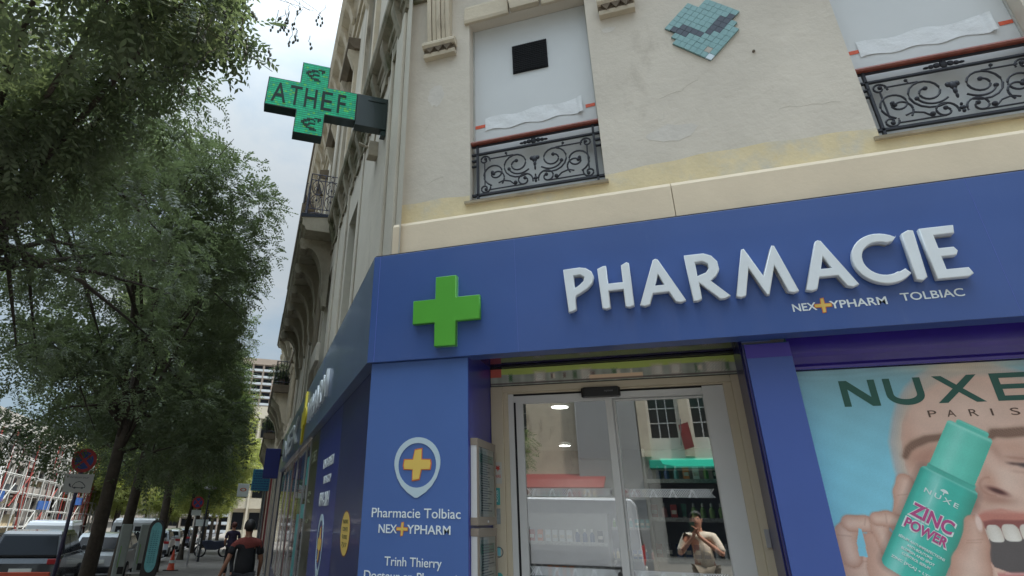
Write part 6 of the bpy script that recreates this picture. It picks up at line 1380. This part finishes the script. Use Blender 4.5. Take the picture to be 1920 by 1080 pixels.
# ================================================================== PEOPLE
def skin_mesh(name, nodes, edges, root, m, parent, sub=1):
    me = bpy.data.meshes.new(name); keys = list(nodes); ix = {k: i for i, k in enumerate(keys)}
    me.from_pydata([nodes[k][0] for k in keys], [(ix[a], ix[b]) for a, b in edges], []); me.update()
    o = bpy.data.objects.new('tmp', me); COL.objects.link(o); md = o.modifiers.new('s', 'SKIN'); md.branch_smoothing = .5
    for k in keys:
        v = me.skin_vertices[0].data[ix[k]]; r = nodes[k][1]; v.radius = r if isinstance(r, tuple) else (r, r); v.use_root = (k == root)
    if sub: s_ = o.modifiers.new('d', 'SUBSURF'); s_.levels = sub; s_.render_levels = sub
    bpy.context.view_layer.update()
    out_ = bpy.data.meshes.new_from_object(o.evaluated_get(bpy.context.evaluated_depsgraph_get())); bpy.data.objects.remove(o)
    return finish(out_, name, m, parent, smooth=True, recalc=False)
def person(label, loc, yaw, J, shirt, trousers, yoke=None, hair=HAIR, fingers=True, skin=SKIN, sleeves=.55):
    """J: joints in a frame where +y is the facing direction; returns the Empty"""
    p = local(thing('person', label, 'person', loc, None, yaw)); V = Vector
    J = {k: V(v) for k, v in J.items()}
    nodes = {'pelvis': (J['pelvis'], (.15, .11)), 'waist': (J['pelvis'].lerp(J['chest'], .45), (.135, .10)), 'chest': (J['chest'], (.16, .115)), 'neckb': (J['neck'], (.065, .06)), 'neck': (J['neck'].lerp(J['head'], .42), (.052, .055)),
             'jaw': (J['head'] + V((0, .018, -.055)), (.062, .075)), 'head': (J['head'] + V((0, 0, .03)), (.076, .092)), 'top': (J['head'] + V((0, -.005, .105)), (.055, .066))}
    edges = [('pelvis', 'waist'), ('waist', 'chest'), ('chest', 'neckb'), ('neckb', 'neck'), ('neck', 'jaw'), ('jaw', 'head'), ('head', 'top')]
    for s_ in 'LR':
        nodes.update({'sh' + s_: (J['sh' + s_], .055), 'el' + s_: (J['el' + s_], .040), 'wr' + s_: (J['wr' + s_], .027), 'pa' + s_: (J['pa' + s_], (.035, .016)),
                      'hi' + s_: (J['hi' + s_], .088), 'kn' + s_: (J['kn' + s_], .06), 'an' + s_: (J['an' + s_], .042), 'to' + s_: (J['an' + s_] + V((0, .15, -.05)), (.04, .028))})
        edges += [('chest', 'sh' + s_), ('sh' + s_, 'el' + s_), ('el' + s_, 'wr' + s_), ('wr' + s_, 'pa' + s_), ('pelvis', 'hi' + s_), ('hi' + s_, 'kn' + s_), ('kn' + s_, 'an' + s_), ('an' + s_, 'to' + s_)]
        if fingers:
            d = (J['pa' + s_] - J['wr' + s_]).normalized(); x = d.cross(V((0, 0, 1))); x = x.normalized() if x.length > .2 else V((0, 1, 0)); n = d.cross(x)
            for k, (o_, ln) in enumerate(((-.026, .062), (-.009, .072), (.009, .068), (.025, .052))):
                a = J['pa' + s_] + x * o_ + d * .03; b = a + d * ln * .55 + n * .008; c = b + d * ln * .4 + n * .022
                nodes.update({f'f{k}a' + s_: (a, .0095), f'f{k}b' + s_: (b, .0088), f'f{k}c' + s_: (c, .0075)}); edges += [('pa' + s_, f'f{k}a' + s_), (f'f{k}a' + s_, f'f{k}b' + s_), (f'f{k}b' + s_, f'f{k}c' + s_)]
            sd_ = 1 if s_ == 'L' else -1
            a = J['wr' + s_].lerp(J['pa' + s_], .7) - x * .035 * sd_ ; b = a - x * .018 * sd_ + d * .035
            nodes.update({'ta' + s_: (a, .012), 'tb' + s_: (b, .009)}); edges += [('pa' + s_, 'ta' + s_), ('ta' + s_, 'tb' + s_)]
    skin_mesh('body', nodes, edges, 'pelvis', skin, p)
    hd = J['head'] + V((0, .01, .03))
    fc = MB().ball(hd + V((0, .098, -.02)), .014, 8, (.8, 1.1, 1.6)); fc.ball(hd + V((-.083, -.005, -.01)), .026, 8, (.4, .8, 1.1)); fc.ball(hd + V((.083, -.005, -.01)), .026, 8, (.4, .8, 1.1)); fc.build('nose_and_ears', skin, p, smooth=True)
    ey = MB(); [ey.ball(hd + V((s_ * .031, .087, .012)), .011, 8, (1.2, .5, .7)) for s_ in (-1, 1)]; ey.ball(hd + V((0, .088, -.062)), .02, 8, (1.2, .3, .28)); ey.build('eyes_and_mouth', mat('dark eye', (.03, .015, .015), .4), p, smooth=True)
    hm = MB().ball(J['head'] + V((0, -.018, .058)), .1, 16, (.92, 1.02, .98))
    hm.v = [v if V(v).z > J['head'].z + .02 + (V(v).y - J['head'].y) * .9 else (v[0], min(v[1], J['head'].y - .03), max(v[2], J['head'].z - .05)) for v in hm.v]
    hm.build('hair', hair, p, smooth=True)
    # clothes: same skeleton a little wider, cut at sleeves and ankles
    sN = {'pelvis': (J['pelvis'] + V((0, 0, -.09)), (.188, .145)), 'waist': (nodes['waist'][0], (.178, .135)), 'chest': (J['chest'], (.19, .142)), 'yoke': (J['neck'] + V((0, 0, -.075)), (.165, .122)), 'neckb': (J['neck'] + V((0, -.004, .015)), (.078, .072))}
    sE = [('pelvis', 'waist'), ('waist', 'chest'), ('chest', 'yoke'), ('yoke', 'neckb')]
    for s_ in 'LR':
        sN['sh' + s_] = (J['sh' + s_], .082); sN['sl' + s_] = (J['sh' + s_].lerp(J['el' + s_], sleeves), .068); sN['sm' + s_] = (J['sh' + s_].lerp(J['el' + s_], sleeves + .12), .066); sE += [('yoke', 'sh' + s_), ('sh' + s_, 'sl' + s_), ('sl' + s_, 'sm' + s_)]
    so_ = skin_mesh('shirt', sN, sE, 'pelvis', shirt, p)
    if yoke: so_.data.materials.append(yoke); zt = J['chest'].z + .035; [setattr(f, 'material_index', 1) for f in so_.data.polygons if f.center.z > zt and abs(f.center.x) < .24]
    tN = {'pelvis': (J['pelvis'], (.165, .125))}; tE = []
    for s_ in 'LR':
        tN.update({'hi' + s_: (J['hi' + s_], .105), 'kn' + s_: (J['kn' + s_], .082), 'an' + s_: (J['an' + s_] + V((0, 0, .04)), .068)}); tE += [('pelvis', 'hi' + s_), ('hi' + s_, 'kn' + s_), ('kn' + s_, 'an' + s_)]
    skin_mesh('trousers', tN, tE, 'pelvis', trousers, p)
    sh_ = MB(); [sh_.ball(J['an' + s_] + V((0, .07, -.055)), .14, 10, (.38, 1.0, .36)) for s_ in 'LR']; each(sh_, 'shoe', BLACK, p, smooth=True)
    return p
walkJ = dict(pelvis=(0, 0, .93), chest=(0, .01, 1.30), neck=(0, 0, 1.46), head=(0, .02, 1.58), shL=(-.19, 0, 1.385), elL=(-.28, -.07, 1.12), wrL=(-.37, -.02, .90), paL=(-.39, 0, .83), shR=(.19, 0, 1.385), elR=(.25, .02, 1.12), wrR=(.24, .16, .93), paR=(.24, .19, .86),
             hiL=(-.09, 0, .88), knL=(-.09, .12, .50), anL=(-.09, .02, .09), hiR=(.09, 0, .88), knR=(.09, .02, .48), anR=(.09, -.22, .13))
BLK = mat('black cloth', (.012, .012, .015), .9, .2, 10); RUST = mat('rust red yoke cloth', srgb(112, 50, 44), .9, .25, 40, stain=(srgb(200, 150, 140), 30, .66, 1))
wp = SG(6.5, .72); wk = person('man walking away on the pavement in a black shirt with a rust red yoke', wp, ANG - math.pi / 2, walkJ, BLK, BLK, RUST, skin=mat('walker skin', srgb(150, 106, 84), .6))
# bag hanging from his left hand
hp_ = wp + Matrix.Rotation(ANG - math.pi / 2, 3, 'Z') @ Vector((-.40, .02, .78))
bg_ = thing('shopping_bag', 'tan paper bag held low by the walking man', 'bag', hp_ - Vector((0, 0, .42))); ORG[bg_.name] = hp_ - Vector((0, 0, .42))
Fb = lambda a, b, c: hp_ + NN * a + U * b + Vector((0, 0, c)); tan = mat('tan paper', srgb(190, 140, 104), .8, .15, 10)
MB().add([Fb(-.11, -.05, -.10), Fb(.11, -.05, -.10), Fb(.11, .05, -.10), Fb(-.11, .05, -.10), Fb(-.14, -.08, -.42), Fb(.16, -.08, -.42), Fb(.16, .08, -.42), Fb(-.14, .08, -.42)], [(0, 1, 5, 4), (1, 2, 6, 5), (2, 3, 7, 6), (3, 0, 4, 7), (4, 5, 6, 7)]).build('bag_body', tan, bg_, bevel=.01)
MB().tube([Fb(-.07, 0, -.10), Fb(-.03, 0, .0), Fb(.03, 0, .0), Fb(.07, 0, -.10)], .006, 5).build('bag_handle', tan, bg_)
pj = dict(walkJ); pj.update(elL=(-.24, 0, 1.12), wrL=(-.2, .16, 1.0), paL=(-.18, .22, .98))
person('distant walker in dark patterned clothes ahead of the man in black', SG(19.5, 1.15), ANG - math.pi / 2 + .2, pj, mat('dark violet cloth', srgb(48, 40, 64), .9, .4, 12), BLK, hair=mat('auburn hair', srgb(90, 48, 38), .7), fingers=False)
person('dark clothed person standing at the left edge near the works barrier', SG(7.6, 5.0, -.13), ANG + .6, walkJ, BLK, BLK, fingers=False)
# the photographer, seen mirrored in the door glass
phJ = dict(pelvis=(.08, -.02, .95), chest=(.06, 0, 1.30), neck=(.05, 0, 1.455), head=(.04, .03, 1.585), shL=(-.13, .0, 1.38), elL=(-.27, .08, 1.12), wrL=(-.03, .23, 1.37), paL=(.0, .25, 1.43), shR=(.25, 0, 1.38), elR=(.36, .10, 1.13), wrR=(.06, .22, 1.38), paR=(.03, .24, 1.45),
           hiL=(-.02, 0, .90), knL=(-.03, .03, .5), anL=(-.03, 0, .08), hiR=(.18, 0, .90), knR=(.19, .03, .5), anR=(.19, 0, .08))
person('photographer in a loose cream shirt holding up a phone, mirrored in the door', Vector((.16, -.50, .07)), .05, phJ, mat('cream linen', srgb(222, 208, 186), .9, .1, 8, .3, 20), mat('beige trousers', srgb(150, 140, 124), .9, .1, 8), sleeves=.75)
phn = thing('phone', 'dark green phone held up by the mirrored photographer', 'phone', Vector((.165, -.235, 1.50)))
ORG[phn.name] = Vector((.165, -.235, 1.50)); box('phone_case', mat('phone case', srgb(40, 66, 50), .4), lambda a, b, c: Vector((.165 + a, -.235 + b, 1.50 + c)), -.075, .0, -.005, .005, 0, .15, phn, .003)

# ================================================================== ACROSS THE CROSS STREET (seen in the door glass)
park_v = make_car('delivery_van', 'white delivery van mirrored in the left door leaf', 'van', mat('bright van paint', (.46, .47, .48), .3, .03, 2, coat=.6), 5.0, 1.95, 2.35, 'van'); park_v.location = (-3.6, -8.6, -.145); park_v.rotation_euler = (0, 0, math.pi - .04)
OB = lambda a, b, c: Vector((a, -15.5 + b, c))
ob_ = thing('opposite_building', 'stone building with tall windows across the road, mirrored in the door', 'building', OB(0, 0, -.1))
oh = [(a, a + 1.0, z, z + 2.3) for a in (-10.5, -8.6, -6.7, -.7, .9, 2.5, 4.1, 5.7) for z in (4.6, 8.0)]
wall_with_holes(OB, -30, -3.6, -.2, 12, [h for h in oh if h[1] < -3.6], .3).build('wall', STONE, ob_, recalc=False)
wall_with_holes(OB, -1.2, 24, -.2, 12, [h for h in oh if h[0] > -1.2], .3).build('wall', mat('pale opposite stone', srgb(206, 200, 188), .9, .1, 1), ob_, recalc=False)
MB().box(OB, -3.6, -1.2, -1, .25, -.2, 9).build('blank_bay', mat('white render', srgb(150, 150, 148), .8, .03, 1), ob_)
for h in oh: box('window', CARGL, OB, h[0], h[1], -.3, -.27, h[2], h[3], ob_)
gb = MB()
for h in oh:
    for i in (1, 2): gb.box(OB, h[0] + i / 3 - .02, h[0] + i / 3 + .02, -.27, -.24, h[2], h[3])
    for i in (1, 2, 3): gb.box(OB, h[0], h[1], -.272, -.245, h[2] + i * .57, h[2] + i * .57 + .04)
each(gb, 'glazing_bar', ALU, ob_, 5)
pl_ = MB(); [pl_.box(OB, x, x + .35, 0, .2, 3.9, 11.5) for x in (-.15 - 1.0, .45, 2.05, 3.65, 5.25, 6.85)]; each(pl_, 'pilaster', STONE, ob_)
MB().box(OB, -12, 14, -8, .4, 11.8, 12.3).build('roof_edge', STONEDK, ob_)
aw = thing('turquoise_awning', 'long turquoise shop awning across the road, mirrored in the right door leaf', 'awning', OB(1, 1, 3.4)); box('awning_box', mat('turquoise awning', srgb(40, 170, 142), .5, .05, 2), OB, -.9, 6.5, .0, .6, 3.45, 3.75, aw, .02)
rw = thing('red_awning', 'faded red shop awning across the road, mirrored in the left door leaf', 'awning', OB(-4.5, 1, 2.5)); MB().sweep(OB, [(0, 3.3), (1.3, 2.75), (1.3, 2.5), (1.25, 2.5), (1.25, 2.72), (0, 3.2)], -6.2, -2.6).build('awning_cloth', mat('red awning cloth', srgb(122, 46, 42), .7, .1, 3), rw)
box('shop_window', CARGL, OB, -.6, 6, .01, .05, .5, 3.4, ob_); box('shop_window', CARGL, OB, -8, -3.7, .01, .05, .5, 2.4, ob_)
for a, c_ in ((.35, (150, 50, 48)), (1.9, (60, 70, 150))):
    fg = thing('flag', ('red' if a < 1 else 'blue') + ' flag on the facade across the road, mirrored in the right door leaf', 'flag', OB(a, .3, 4.4)); MB().tube([OB(a, .2, 4.3), OB(a + .1, .9, 5.2)], .02, 5).build('pole', GREYAL, fg)
    MB().add([OB(a, .5 + .0, 5.0), OB(a + .35, .6, 5.1), OB(a + .45, .62, 4.2), OB(a + .1, .5, 4.1), OB(a, .53, 5.0), OB(a + .35, .63, 5.1), OB(a + .45, .65, 4.2), OB(a + .1, .53, 4.1)], [(0, 1, 2, 3), (4, 5, 6, 7), (0, 1, 5, 4), (1, 2, 6, 5), (2, 3, 7, 6), (3, 0, 4, 7)]).build('cloth', mat('flag %s' % a, srgb(*c_), .8, .1, 4), fg)
mt_ = more(t3_, 0, 0, .7, 'green tree across the road, mirrored in the left door leaf', .62); mt_.location = (-7.0, -12.2, -.1); mt_['group'] = far
